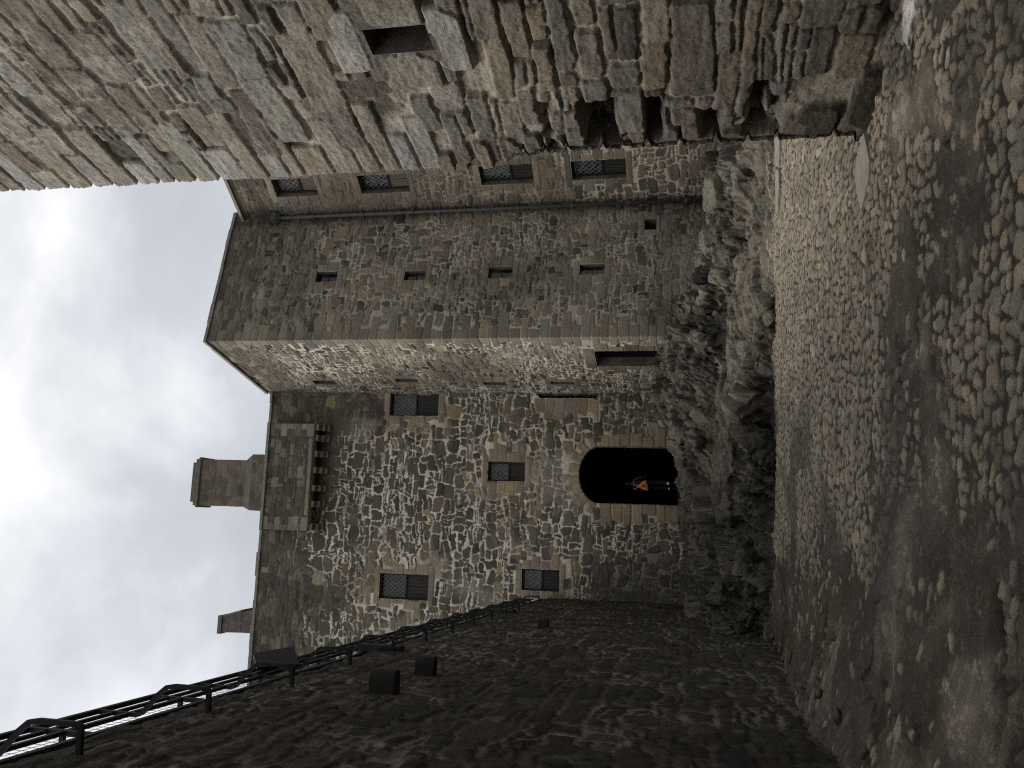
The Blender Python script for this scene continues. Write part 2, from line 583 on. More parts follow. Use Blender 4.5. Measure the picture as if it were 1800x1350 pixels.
J = meet(1000, 690.5, door_c, kd)                                   # keep / stair tower
CK = meet(1000, 1053, door_c, kd)                                # keep / curtain wall corner
T = meet(760, 595, J, -Adir)                                     # stair tower near corner
Pq = meet(850, 368, T, Bdir)                                     # drainpipe corner
rd = np.array([math.sin(R(135)), math.cos(R(135))])              # range wall, coming back toward the camera

rng = np.random.default_rng(7)
pal_keep = palette([(.092, .086, .076, 5), (.073, .068, .06, 4), (.115, .105, .088, 3), (.10, .089, .07, 2), (.15, .13, .10, .8)])
pal_sand = palette([(.26, .225, .17, 3), (.22, .20, .165, 3), (.28, .235, .17, 1.2), (.19, .175, .155, 2)])
pal_ochre = palette([(.26, .21, .13, 2), (.245, .21, .155, 3), (.215, .19, .155, 3), (.30, .23, .135, .7)])
pal_tower = palette([(.175, .156, .125, 4), (.125, .113, .096, 4), (.215, .19, .152, 3), (.09, .084, .074, 2), (.215, .185, .14, 1.4), (.16, .155, .145, 2), (.055, .053, .05, 2.2)])
pal_quoin = palette([(.205, .182, .148, 3), (.18, .168, .145, 3), (.225, .195, .15, 1.5), (.15, .14, .122, 2)])
pal_range = palette([(.19, .165, .135, 4), (.15, .13, .11, 3), (.10, .09, .078, 2), (.21, .17, .14, 2)])
pal_near = palette([(.215, .197, .172, 5), (.18, .164, .145, 5), (.225, .218, .204, 2.5), (.15, .134, .118, 3), (.225, .198, .162, 2), (.13, .119, .107, 1.5), (.24, .205, .158, .5)])
pal_nearq = palette([(.29, .27, .235, 3), (.30, .30, .295, 3), (.24, .215, .18, 3), (.21, .185, .155, 1)], .12)
pal_dark = palette([(.036, .033, .029, 4), (.027, .025, .023, 4), (.05, .044, .036, 2)])  # near-black stones: the shaded wall's darkness is put into their colour
pal_para = palette([(.105, .098, .083, 4), (.085, .08, .069, 4), (.15, .138, .115, 2), (.19, .175, .15, .8)])

# =============================================================== KEEP
keep = tag(empty('castle_keep', (door_c[0], door_c[1], 1.7)), 'tall grey rubble castle keep with pale pointing, arched black doorway and leaded windows', 'castle keep')
kp0 = CK - kd * 9.0
kw = Wall([kp0, J + kd * 1.2], 0.6, 17.0)
uC = 9.0                                                         # u of the curtain wall corner
uJ = float(np.dot(J - kp0, kd))
_, zk_right = kw.uv(480, 700); _, zk_left = kw.uv(441, 1170)
ZK = (zk_right + zk_left) / 2
W = [kw.rect(686, 771, 690, 731), kw.rect(858, 923, 812, 846), kw.rect(667, 753, 1009, 1054), kw.rect(917, 983, 1001, 1039)]
SL1 = kw.rect(947, 1048, 692, 700); SL2 = kw.rect(1093, 1142, 1065, 1074)
du0, _ = kw.uv(1110, 886); du1, _ = kw.uv(1110, 786)
_, zsill = kw.uv(1189, 836); _, zspr = kw.uv(1054, 836); _, zcr = kw.uv(1018, 836)
DOOR = ((du0 + du1) / 2, (du1 - du0) / 2, zsill - .3, zspr, zcr - zspr)
spec = []
for w in W[:1] + W[2:3]:
    spec += surround(rng, w, pal_sand, .22, (.16, .3), .22, .5)
spec += surround(rng, W[1], pal_ochre, .22, (.42, .62), .2, .3)
spec += surround(rng, W[3], pal_sand, .22, (.3, .5), .22, .33)
for i in range(6):
    zz = np.linspace(SL1[2] - .1, SL1[3] + .15, 7)
    spec.append(dressed(SL1[0] - rng.uniform(.4, .75), SL1[0], zz[i], zz[i + 1], rng, pal_ochre))
spec.append(dressed(SL2[0] - .1, SL2[1] + .4, SL2[3], SL2[3] + .3, rng, pal_keep)); spec.append(dressed(SL2[1], SL2[1] + .45, SL2[2], SL2[3], rng, pal_keep))
# door jambs and voussoirs
for side in (-1, 1):
    zz = zsill - .1
    while zz < zspr - .05:
        h = rng.uniform(.26, .46); w = rng.uniform(.34, .75)
        e = DOOR[0] + side * DOOR[1]
        spec.append(dressed(*sorted((e, e + side * w)), zz, min(zz + h, zspr + .1), rng, pal_ochre, .035))
        zz += h
vs = []
nv = 8
pts = [(DOOR[0] + DOOR[1] * math.cos(t), zspr + DOOR[4] * math.sin(t)) for t in np.linspace(0.1, PI - .1, nv + 1)]
for a, b_ in zip(pts[:-1], pts[1:]):
    c = ((a[0] + b_[0]) / 2, (a[1] + b_[1]) / 2)
    tx, tz = b_[0] - a[0], b_[1] - a[1]
    ln = math.hypot(tx, tz); tx /= ln; tz /= ln
    nx, nz = -tz, tx
    if nx * (c[0] - DOOR[0]) + nz * (c[1] - zspr) < 0: nx, nz = -nx, -nz
    hh = rng.uniform(.17, .22)
    pl = pal_sand if rng.random() < .6 else pal_ochre
    spec.append((c[0] + nx * hh, c[1] + nz * hh, ln / 2 - .008, hh, math.atan2(tz, tx), .03, *pl(rng), .035, 0.0))
# pale coursed parapet band above, rubble below
rub = rubble(rng, 0, kw.cum[-1], .6, ZK - 1.7, (.15, .44), (.16, .56), .58, .025, .5, pal_keep, .018, .012, .2, .035)
rub += rubble(rng, 0, kw.cum[-1], ZK - 1.85, ZK, (.13, .26), (.2, .5), .3, .012, .22, pal_para, .012, .01)
# scattered sandstone repairs
rub = np.array(rub)
near_win = np.zeros(len(rub))
for w in W + [list(SL1)]:
    near_win = np.maximum(near_win, np.exp(-(((rub[:, 0] - (w[0] + w[1]) / 2) / .9) ** 2 + ((rub[:, 1] - (w[2] + w[3]) / 2) / 1.2) ** 2)))
pick = rng.random(len(rub)) < near_win * .4 + .02
for i in np.where(pick)[0]: rub[i, 6:9] = pal_ochre(rng)
st = merge(rub, spec)


def keep_mortar(U, Z):
    pale = np.array([.70, .635, .52]); dull = np.array([.105, .097, .082]); warm = np.array([.52, .43, .30])
    n1 = fbm(U * .55, Z * .55, 4, 201); n2 = fbm(U * 2.5, Z * 2.5, 3, 202)
    top = sm(ZK - 3.0, ZK - 1.5, Z + (n1 - .5) * 4.6)                # unpointed band under the parapet
    right = sm(uJ - 1.7, uJ - .8, U + (n2 - .5)) * sm(ZK - 5.2, ZK - 4.4, Z)
    low = sm(4.6, 2.6, Z + (n1 - .5) * 3) * .3  # mortar dulled low down, the deep courtyard's shade put into its colour
    corner = sm(uC + 2.2, uC + .6, U) * sm(5.2, 3.8, Z) * .8
    k = np.clip(1 - np.maximum.reduce([top, right, low, corner]) - (n2 > .63) * .55, 0, 1)
    wm = sm(.52, .68, fbm(U * .8, Z * .8, 3, 203))
    c = pale[None, None] * (1 - .5 * wm[..., None]) + warm[None, None] * .5 * wm[..., None]
    return c * k[..., None] + dull[None, None] * (1 - k[..., None])


def keep_tint(U, Z, c):
    # lime bloom washed from the pointing over neighbouring stones
    n = sm(.60, .74, fbm(U * .9 + 9, Z * .7, 4, 231)) * sm(ZK - 2.2, ZK - 4.0, Z) * sm(3.5, 6, Z) * .4
    c = c * (1 - n[..., None]) + np.array([.40, .36, .29]) * n[..., None]
    # tan sandstone packing and old lime round the openings
    w_ = np.zeros_like(U)
    for o_, r_ in ((W[0], 1.0), (W[1], 1.5), (W[2], 1.2), (W[3], 1.2), ((DOOR[0] - .9, DOOR[0] + .9, 2, zcr), 1.0)):
        w_ = np.maximum(w_, np.exp(-((np.maximum(np.abs(U - (o_[0] + o_[1]) / 2) - .5, 0) / r_) ** 2 + (np.maximum(np.abs(Z - (o_[2] + o_[3]) / 2) - (o_[3] - o_[2]) / 2, 0) / .8) ** 2)))
    t_ = (w_ * sm(.44, .62, fbm(U * 1.5 + 2, Z * 2.6, 4, 241)) * .6)[..., None]
    return c * (1 - t_) + np.array([.36, .29, .205]) * (.7 + .6 * fbm(U * 6, Z * 12, 3, 243))[..., None] * t_


ops = [(*W[0], .5), (*W[1], .5), (*W[2], .5), (*W[3], .5), (*SL1, .8), (*SL2, .8)]
us = axis_steps([(0, 5, .09), (5, 7.2, .04), (7.2, uJ + .05, .0205), (uJ + .05, uJ + 1.2, .1)])
zs = axis_steps([(.6, 1.2, .06), (1.2, ZK, .0205)])
masonry('wall', kw, us, zs, st, M['keep'], keep, ops, [DOOR], keep_mortar, bevel=.03, mdepth=.004, rough=.01, warp=(.15, .03), seed=11, edge=.010, wob=.05, tint=keep_tint)

KU, KN, KZ = kw.frame(3)
org = np.array([*kp0, 0])
mb = MB()                                                        # unseen roof slab, sides and back, added to keep light out
mb.box(org, KU, KN, KZ, (0, -9, .6), (.5, -.1, ZK - .05))
mb.box(org, KU, KN, KZ, (.5, -9, .6), (uJ + 1.2, -8.5, ZK - .05))
mb.box(org, KU, KN, KZ, (.5, -8.5, ZK - 1.4), (uJ + 1.2, -.12, ZK - 1.1))
mb.box(org, KU, KN, KZ, (.5, -.55, ZK - 1.1), (uJ + 1.2, -.12, ZK - .05))
mb.build('roof', M['cut'], keep)
# coping runs either side of the machicolation
PR = .62
kwo = Wall([kp0 + kw.n[0] * PR, J + kd * 1.2 + kw.n[0] * PR], .6, 17)
mu0, _ = kwo.uv(510, 931); mu1, _ = kwo.uv(510, 745)
for a, b_ in ((0, mu0), (mu1, uJ + .4)):
    mb = MB()
    n = max(2, int((b_ - a) / .8))
    for i in range(n):
        p0 = a + (b_ - a) * i / n; p1 = a + (b_ - a) * (i + 1) / n - .012
        mb.box(org, KU, KN, KZ, (p0, -.56, ZK - .02), (p1, .07 + rng.uniform(-.025, .02), ZK + .09 + rng.uniform(-.025, .02)))
    mb.build('coping', M['cutlite'], keep)

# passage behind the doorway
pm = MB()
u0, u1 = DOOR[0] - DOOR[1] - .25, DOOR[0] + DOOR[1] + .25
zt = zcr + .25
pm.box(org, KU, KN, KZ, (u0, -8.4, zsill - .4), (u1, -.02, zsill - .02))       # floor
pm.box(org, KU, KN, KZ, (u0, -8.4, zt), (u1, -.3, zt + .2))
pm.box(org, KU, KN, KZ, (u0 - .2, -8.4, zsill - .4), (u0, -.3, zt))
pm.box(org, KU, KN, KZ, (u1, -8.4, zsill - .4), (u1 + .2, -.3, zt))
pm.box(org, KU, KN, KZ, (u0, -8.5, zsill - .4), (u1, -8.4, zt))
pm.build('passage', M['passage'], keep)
# arch intrados / jamb lining
rm = MB()
prof = [(DOOR[0] - DOOR[1], zsill - .3)] + [(DOOR[0] + DOOR[1] * math.cos(t), zspr + DOOR[4] * math.sin(t)) for t in np.linspace(PI, 0, 25)] + [(DOOR[0] + DOOR[1], zsill - .3)]
for a, b_ in zip(prof[:-1], prof[1:]):
    rm.add([kw.P(*a, .035), kw.P(*b_, .035), kw.P(*b_, -.35), kw.P(*a, -.35)], [[0, 1, 2, 3]])
outer = [(DOOR[0] - DOOR[1] - .4, zsill - .3), (DOOR[0] - DOOR[1] - .4, zcr + .4), (DOOR[0] + DOOR[1] + .4, zcr + .4), (DOOR[0] + DOOR[1] + .4, zsill - .3)]
fv = [kw.P(*a, -.35) for a in prof]; n = len(fv)
ov = []
for a in prof:
    ov.append(kw.P(DOOR[0] + (a[0] - DOOR[0]) * 1.5, zsill + (a[1] - zsill) * 1.25, -.35))
rm.add(fv + ov, [[i, i + 1, n + i + 1, n + i] for i in range(n - 1)])
rm.build('door_reveal', M['cut'], keep)


def window(w, wall, parent, depth=.26, split=.52, boards=2, wood='wood', spacing=.105, lw=.016, shutter_lite=False, mull=True):
    """timber frame with leaded glass above and board shutters below"""
    u0, u1, z0, z1 = w[:4]
    uc = (u0 + u1) / 2
    D, N, Zv = wall.frame(uc)
    k = int(np.clip(np.searchsorted(wall.cum, uc, side='right') - 1, 0, len(wall.len) - 1))
    o = wall.P(u0, z0, -depth, k)
    w_, h_ = u1 - u0, z1 - z0
    t = .05
    zm = h_ * (1 - split)
    f = MB()
    f.box(o, D, N, Zv, (0, -.05, 0), (t, .05, h_)); f.box(o, D, N, Zv, (w_ - t, -.05, 0), (w_, .05, h_))
    f.box(o, D, N, Zv, (t, -.05, 0), (w_ - t, .05, t)); f.box(o, D, N, Zv, (t, -.05, h_ - t), (w_ - t, .05, h_))
    f.box(o, D, N, Zv, (t, -.055, zm - t / 2), (w_ - t, .055, zm + t / 2))
    fr = f.build('window', M['frame'], parent)
    g = MB(); g.box(o, D, N, Zv, (t, -.03, zm + t / 2), (w_ - t, -.022, h_ - t)); g.build('pane', M['glass'], fr)
    la = MB()
    gw, gh = w_ - 2 * t, h_ - t - zm - t / 2
    sx, sz = spacing, spacing * 1.25
    nl = int((gw / sx + gh / sz)) + 2
    for sgn in (1, -1):
        for i in range(-1, nl):
            # line x/sx +- z/sz = i, clipped to the pane
            pts = []
            for x in (0, gw):
                q = (i - x / sx) * sz if sgn == 1 else (x / sx - (i - int(gh / sz) - 1)) * sz
                if -1e-9 <= q <= gh: pts.append((x, q))
            for q in (0, gh):
                x = (i - q / sz) * sx if sgn == 1 else (q / sz + (i - int(gh / sz) - 1)) * sx
                if -1e-9 <= x <= gw: pts.append((x, q))
            if len(pts) >= 2:
                pts.sort(); a, b_ = pts[0], pts[-1]
                if math.hypot(a[0] - b_[0], a[1] - b_[1]) > .03:
                    A = o + D * (t + a[0]) + N * (-.012 + .002 * sgn) + Zv * (zm + t / 2 + a[1])
                    B = o + D * (t + b_[0]) + N * (-.012 + .002 * sgn) + Zv * (zm + t / 2 + b_[1])
                    la.bar(A, B, .012, lw, N)
    la.build('lattice', M['lead'], fr)
    bw = (w_ - 2 * t) / boards
    for i in range(boards):
        s = MB()
        x0 = t + bw * i + .005; x1 = t + bw * (i + 1) - .005
        s.box(o, D, N, Zv, (x0, -.03, t + .004), (x1, .0, zm - t / 2 - .004))
        np_ = 3
        for j in range(np_):
            a = x0 + (x1 - x0) * j / np_ + .006; b_ = x0 + (x1 - x0) * (j + 1) / np_ - .006
            s.box(o, D, N, Zv, (a, .0, t + .015), (b_, .012, zm - t / 2 - .015))
        s.build('shutter', M[wood], fr)
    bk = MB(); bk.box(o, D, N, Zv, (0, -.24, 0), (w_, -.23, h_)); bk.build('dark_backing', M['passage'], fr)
    return fr


for i, w in enumerate(W):
    window(w, kw, keep, .2, .52 if i != 1 else .54, 2, spacing=.15, lw=.026)

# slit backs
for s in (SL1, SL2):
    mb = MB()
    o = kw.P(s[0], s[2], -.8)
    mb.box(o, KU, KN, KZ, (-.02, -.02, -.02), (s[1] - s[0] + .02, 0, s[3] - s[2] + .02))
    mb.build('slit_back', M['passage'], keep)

# machicolation box on corbels
zm0 = kwo.uv(547, 838)[1]; zm1 = kwo.uv(466, 838)[1] - .04
mw = Wall([kw.P(mu0, 0, -.1)[:2], kw.P(mu0, 0, PR)[:2], kw.P(mu1, 0, PR)[:2], kw.P(mu1, 0, -.1)[:2]], zm0, zm1)
rngm = np.random.default_rng(21)
spec = []
L0, L1 = mw.cum[1], mw.cum[2]
z = zm0
i = 0
while z < zm1:
    h = rngm.uniform(.2, .3); a, b_ = ((.2, .45), (.45, .2))[i % 2]
    spec += [dressed(L0 - a * .8, L0 + b_, z, min(z + h, zm1), rngm, pal_quoin, .012), dressed(L1 - b_, L1 + a * .8, z, min(z + h, zm1), rngm, pal_quoin, .012)]
    z += h; i += 1
spec.append(dressed(L0 + .5, L1 - .5, zm0, zm0 + .16, rngm, pal_quoin, .04))
rub = rubble(rngm, 0, mw.cum[-1], zm0, zm1, (.12, .26), (.16, .42), .3, .014, .25, pal_para, .012, .01)
mach = masonry('machicolation', mw, axis_steps([(0, L0, .03), (L0, L1, .022), (L1, mw.cum[-1], .03)]), axis_steps([(zm0, zm1, .022)]), merge(rub, spec),
               M['keep'], keep, (), (), lambda U, Z: np.broadcast_to(np.array([.09, .083, .07]), (*U.shape, 3)), bevel=.02, rough=.006, warp=(.04, .012), seed=31)
mb = MB()
mb.box(kw.P(mu0, 0), KU, KN, KZ, (-.05, -.5, zm1 - .02), (mu1 - mu0 + .05, PR + .07, zm1 + .08))
mb.build('machicolation_coping', M['cutlite'], mach)
mb = MB()
mb.box(kw.P(mu0, 0), KU, KN, KZ, (.02, PR - .26, zm0 - .02), (mu1 - mu0 - .02, PR - .03, zm0 + .01))
mb.build('bressumer', M['cut'], mach)
span = mu1 - mu0
for fr_, big in ((.03, 1), (.245, 0), (.395, 0), (.565, 0), (.72, 0), (.87, 0), (.975, 1)):
    c = MB()
    x = span * fr_; w = .12 if big else .11
    for a, b_, d in ((0, .12, PR - .05), (.12, .25, PR - .27), (.25, .36, PR - .45)):
        c.box(kw.P(mu0, 0), KU, KN, KZ, (x - w, -.05, zm0 - .02 - b_), (x + w, d, zm0 - .02 - a - .005))
    c.build('corbel', M['cut'], mach, bevel=.03)


# chimneys (stone shafts behind the parapet)
def block_chimney(name, prof, D, N, o, col, seed):
    """prof: list of (z, u0, u1, depth0, depth1) levels, faced with coursed stones"""
    r_ = np.random.default_rng(seed)
    root = MB()
    for (za, a0, a1, d0, d1), (zb, b0, b1, e0, e1) in zip(prof[:-1], prof[1:]):
        if zb - za < 1e-4: continue
        nz = max(1, int(round((zb - za) / .3)))
        for i in range(nz):
            f0, f1 = i / nz, (i + 1) / nz
            lv = lambda f: [x + (y - x) * f for x, y in zip((a0, a1, d0, d1), (b0, b1, e0, e1))]
            l0, l1 = lv(f0), lv(f1)
            z0 = za + (zb - za) * f0; z1 = za + (zb - za) * f1 - .008
            nu = max(2, int(round((l0[1] - l0[0]) / .45)))
            cut = np.sort(np.concatenate([[0, 1], np.linspace(0, 1, nu + 1)[1:-1] + r_.uniform(-.1, .1, nu - 1)]))
            for g0, g1 in zip(cut[:-1], cut[1:]):
                j = r_.uniform(-.01, .012)
                P = lambda g, l, d, z: o + D * (l[0] + (l[1] - l[0]) * g) + N * d + np.array([0, 0, z])
                e = .005
                p = [P(g0 + e, l0, l0[2] - j, z0), P(g1 - e, l0, l0[2] - j, z0), P(g1 - e, l0, l0[3] + j, z0), P(g0 + e, l0, l0[3] + j, z0),
                     P(g0 + e, l1, l1[2] - j, z1), P(g1 - e, l1, l1[2] - j, z1), P(g1 - e, l1, l1[3] + j, z1), P(g0 + e, l1, l1[3] + j, z1)]
                root.hexa(p)
    return root.build(name, col, keep)


cy = 2.9
chw = Wall([kp0 - kw.n[0] * cy, J + kd * 1.2 - kw.n[0] * cy], 10, 20)
cu = lambda x, y: chw.uv(x, y)
M['chimstone'] = plain_mat('chimney_block_stone', (.125, .112, .095), .93, scale=3.2, amp=.45, bump=.02)
b0, _ = cu(450, 897); b1, _ = cu(450, 799); s0, _ = cu(390, 889); s1, _ = cu(390, 808)
zb = cu(470, 850)[1] - 1.2; zsh0 = cu(440, 850)[1]; zsh1 = cu(428, 850)[1]; zc0 = cu(349, 850)[1]; zc1 = cu(341, 850)[1]; zc2 = cu(331, 850)[1]
o = np.array([*chw.p[0], 0])
pal_chim = palette([(.135, .12, .10, 4), (.11, .10, .085, 3), (.16, .14, .11, 2)])
def ring(a0, a1, d0, d1):
    q = lambda a, d: (o + KU * a + KN * d)[:2]
    return [q(a0, d0), q(a0, d1), q(a1, d1), q(a1, d0)]
def chim_face(name, pts, za, zb_, parent, seed, tall=(.2, .3)):
    w_ = Wall(pts, za, zb_); r_ = np.random.default_rng(seed)
    sp = []
    for c_ in w_.cum[1:-1]:
        z_ = za; i_ = 0
        while z_ < zb_:
            h_ = r_.uniform(.24, .34); e1, e2 = ((.22, .42), (.42, .22))[i_ % 2]
            sp.append(dressed(c_ - e1, c_ + e2, z_, min(z_ + h_, zb_), r_, pal_chim, .008)); z_ += h_; i_ += 1
    rb_ = rubble(r_, 0, w_.cum[-1], za, zb_, tall, (.25, .55), .15, .012, .2, pal_chim, .008, .006, .04, .01)
    return masonry(name, w_, axis_steps([(0, w_.cum[-1], .03)]), axis_steps([(za, zb_, .028)]), merge(rb_, sp), M['keep'], parent, (), (), lambda U, Z: np.broadcast_to(np.array([.17, .15, .12]), (*U.shape, 3)) * (.6 + .8 * fbm(U * 1.5, Z * 1.5, 3, seed))[..., None], bevel=.016, rough=.006, warp=(.04, .012), seed=seed)
ch = chim_face('chimney', ring(s0, s1, -1.0, -.12), zsh0 - .1, zc0 + .03, keep, 5)
chim_face('chimney_base', ring(b0, b1, -1.2, 0), zb, zsh0, ch, 8)
mb = MB()
mb.hexa([o + KU * a_ + KN * d_ + KZ * z_ for a_, d_, z_ in ((b0, -1.2, zsh0 - .02), (b1, -1.2, zsh0 - .02), (b1, .01, zsh0 - .02), (b0, .01, zsh0 - .02), (s0 - .01, -1.0, zsh1), (s1 + .01, -1.0, zsh1), (s1 + .01, -.11, zsh1), (s0 - .01, -.11, zsh1))])
mb.build('chimney_shoulder', M['chim'], ch)
mb = MB()
mb.box(o, KU, KN, KZ, (s0 - .09, -1.09, zc0), (s1 + .09, -.03, zc0 + .1))
mb.box(o, KU, KN, KZ, (s0 - .02, -1.02, zc0 + .1), (s1 + .02, -.1, zc1 + .05))
mb.box(o, KU, KN, KZ, (s0 + .12, -.9, zc1 + .05), (s1 - .12, -.22, zc2))
mb.build('chimney_cap', M['chim'], ch, bevel=.03)
chl = [cu(446, 1114)[0], cu(446, 1076)[0], cu(423, 1073)[0], cu(384, 1084)[0], cu(384, 1112)[0]]
z0, z1, z2 = cu(450, 1095)[1] - 1.2, cu(423, 1095)[1], cu(388, 1095)[1]
ch2 = block_chimney('chimney', [(z0, chl[0], chl[1], -.9, 0), (z1, chl[0], chl[1], -.9, 0), (z2, chl[4], chl[3], -.9, -.1)], KU, KN, o, M['chimstone'], 6)
mb = MB()
mb.box(o, KU, KN, KZ, (chl[4] - .05, -.95, z2), (chl[3] + .04, -.04, z2 + .16))
q0, q1 = np.array([chl[1], z1]), np.array([chl[3], z2])
mb.hexa([o + KU * (chl[1] - .02) + KN * -.93 + KZ * z1, o + KU * (chl[1] + .07) + KN * -.93 + KZ * (z1 - .03), o + KU * (chl[1] + .07) + KN * .03 + KZ * (z1 - .03), o + KU * (chl[1] - .02) + KN * .03 + KZ * z1,
         o + KU * (chl[3] - .03) + KN * -.93 + KZ * (z2 - .02), o + KU * (chl[3] + .06) + KN * -.93 + KZ * (z2 - .02), o + KU * (chl[3] + .06) + KN * -.07 + KZ * (z2 - .02), o + KU * (chl[3] - .03) + KN * -.07 + KZ * (z2 - .02)])
mb.build('chimney_cap', M['chim'], ch2)

# =============================================================== STAIR TOWER
tower = tag(empty('stair_tower', (T[0], T[1], 1.9)), 'square stair tower projecting beside the arched doorway, narrow slit windows up both faces', 'tower')
tw = Wall([J + Adir * .4, T, Pq + Bdir * .3], 0.0, 17)
LT = tw.cum[1]
ZT = (tw.uv(361, 599, 0)[1] + tw.uv(418, 372, 1)[1]) / 2
fs = [tw.rect(556, 593, 478, 496, 1), tw.rect(711, 748, 477, 493, 1), tw.rect(859, 901, 470, 489, 1), tw.rect(1019, 1063, 465, 483, 1)]
hole = tw.rect(1133, 1154, 386, 404, 1)
ls = [tw.rect(552, 590, 668, 675, 0), tw.rect(696, 734, 665, 671, 0), tw.rect(850, 890, 671, 676, 0), tw.rect(968, 1010, 670, 675, 0)]
td0, _ = tw.uv(1100, 643, 0); td1, _ = tw.uv(1100, 616, 0)
_, tdz0 = tw.uv(1168, 630, 0); _, tdz1 = tw.uv(1044, 617, 0)
TD = [td0, td1, tdz0 - .2, tdz1]
rng = np.random.default_rng(17)
spec = []
for w in fs: spec += surround(rng, w, pal_quoin, .2, (.28, .42), .2, .32)
for w in ls: spec += surround(rng, w, pal_quoin, .2, (.22, .36), .2, .32)
spec += surround(rng, TD, pal_tower, .35, (.3, .5), .1, .42)
spec += surround(rng, hole, pal_ochre, .18, (.2, .25), .12, .3)
z = .2; i = 0
while z < ZT:
    h = rng.uniform(.24, .36); a, b_ = ((.3, .68), (.62, .34))[i % 2]
    a *= rng.uniform(.8, 1.2); b_ *= rng.uniform(.8, 1.2)
    if not (TD[2] < z + h and z < TD[3] and LT - a < TD[1]):
        spec.append(dressed(LT - a, LT + b_, z, min(z + h, ZT), rng, pal_quoin, .018))
    else:
        spec.append(dressed(TD[1] + .01, LT + b_, z, min(z + h, ZT), rng, pal_quoin, .018))
    z += h; i += 1
rub = rubble(rng, 0, tw.cum[-1], 0, ZT - 1.35, (.11, .32), (.12, .44), .55, .025, .5, pal_tower, .018, .016, .16, .03)
rub += rubble(rng, 0, tw.cum[-1], ZT - 1.4, ZT, (.14, .24), (.18, .5), .2, .010, .18, pal_para, .012, .008)
st = merge(rub, spec)


def tower_mortar(U, Z):
    left = (U < LT)[..., None]
    n1 = fbm(U * .6, Z * .5, 4, 301); n2 = fbm(U * 2.2, Z * 2.2, 3, 302)
    pale = np.array([.62, .56, .46]); mid = np.array([.27, .23, .175]); dark = np.array([.10, .09, .073])
    kf = np.clip(sm(.38, .56, n1) * sm(ZT - 2, ZT - 4, Z) * .8 + .28, 0, 1)
    kl = np.clip(sm(.25, .42, n1) * sm(ZT - 1.2, ZT - 2.4, Z) * .9 + .2, 0, 1)
    k = np.where(U < LT, kl, kf) * (1 - .6 * (n2 > .62))
    k = k * (1 - sm(3.4, 1.6, Z) * .5)
    c = np.where(left, pale[None, None], (pale * .55 + mid * .45)[None, None])
    return c * k[..., None] + dark[None, None] * (1 - k[..., None])


def tower_tint(U, Z, c):
    n = sm(.5, .66, fbm(U * .55 + 3, Z * .45, 4, 331)) * sm(ZT - 2.5, ZT - 4.5, Z) * np.where(U > LT, .28, .34)
    c = c * (1 - n[..., None]) + np.array([.36, .31, .235]) * n[..., None]
    # darker strip down the corner where the pipe stands
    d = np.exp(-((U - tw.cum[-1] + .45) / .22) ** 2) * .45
    return c * (1 - d[..., None])


ops = [(*w, .32) for w in fs] + [(*w, .3) for w in ls] + [(*TD, .3), (*hole, .5)]
us = axis_steps([(0, LT, .0185), (LT, tw.cum[-1], .0185)])
zs = axis_steps([(0, .6, .06), (.6, ZT, .0195)])
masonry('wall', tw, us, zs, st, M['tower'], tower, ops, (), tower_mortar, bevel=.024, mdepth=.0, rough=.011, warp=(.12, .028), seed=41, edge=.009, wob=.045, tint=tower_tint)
TDv, TN, TZ = tw.frame(tw.cum[1] + .5)
o = np.array([*T, 0])
wT = tw.len[1]
mb = MB()
mb.box(o, TDv, TN, TZ, (.4, -4.4, ZT - .9), (wT, -.4, ZT - .6))
mb.box(o, TDv, TN, TZ, (.12, -4.1, ZT - .6), (wT, -.12, ZT - .03))
mb.box(o, TDv, TN, TZ, (wT - .4, -4.1, 0), (wT, -.12, ZT - .7))
mb.build('roof', M['cut'], tower)
mb = MB()
n = 7
for i in range(n):
    mb.box(o, TDv, TN, TZ, (-.07 + (wT + .05) * i / n, -.45, ZT - .02), (-.07 + (wT + .05) * (i + 1) / n - .01, .075 + rng.uniform(-.02, .015), ZT + .085 + rng.uniform(-.02, .02)))
mb.build('coping', M['cutlite'], tower)
mb = MB()
LDv, LN, _ = tw.frame(.2)
for i in range(5):
    mb.box(o, -LDv, LN, TZ, (.46 + (LT - .85) * i / 5, -.38, ZT - .02), (.46 + (LT - .85) * (i + 1) / 5 - .01, .075, ZT + .085))
mb.build('coping', M['cutlite'], tower)


def slit_glass(w, wall, parent, depth, k, glass=True):
    D, N, Zv = wall.frame((w[0] + w[1]) / 2)
    o = wall.P(w[0], w[2], -depth, k)
    w_, h_ = w[1] - w[0], w[3] - w[2]
    f = MB()
    t = .022
    f.box(o, D, N, Zv, (0, -.02, 0), (t, .02, h_)); f.box(o, D, N, Zv, (w_ - t, -.02, 0), (w_, .02, h_))
    f.box(o, D, N, Zv, (t, -.02, 0), (w_ - t, .02, t)); f.box(o, D, N, Zv, (t, -.02, h_ - t), (w_ - t, .02, h_)); f.box(o, D, N, Zv, (t, -.02, h_ * .5), (w_ - t, .02, h_ * .5 + .015))
    fr = f.build('slit_window', M['frame'], parent)
    g = MB(); g.box(o, D, N, Zv, (t, -.015, t), (w_ - t, -.008, h_ - t)); g.build('pane', M['glass'], fr)
    g = MB(); g.box(o, D, N, Zv, (-.01, -.14, -.01), (w_ + .01, -.13, h_ + .01)); g.build('dark_backing', M['passage'], fr)


for w in fs: slit_glass(w, tw, tower, .16, 1)
for w in ls: slit_glass(w, tw, tower, .14, 0)
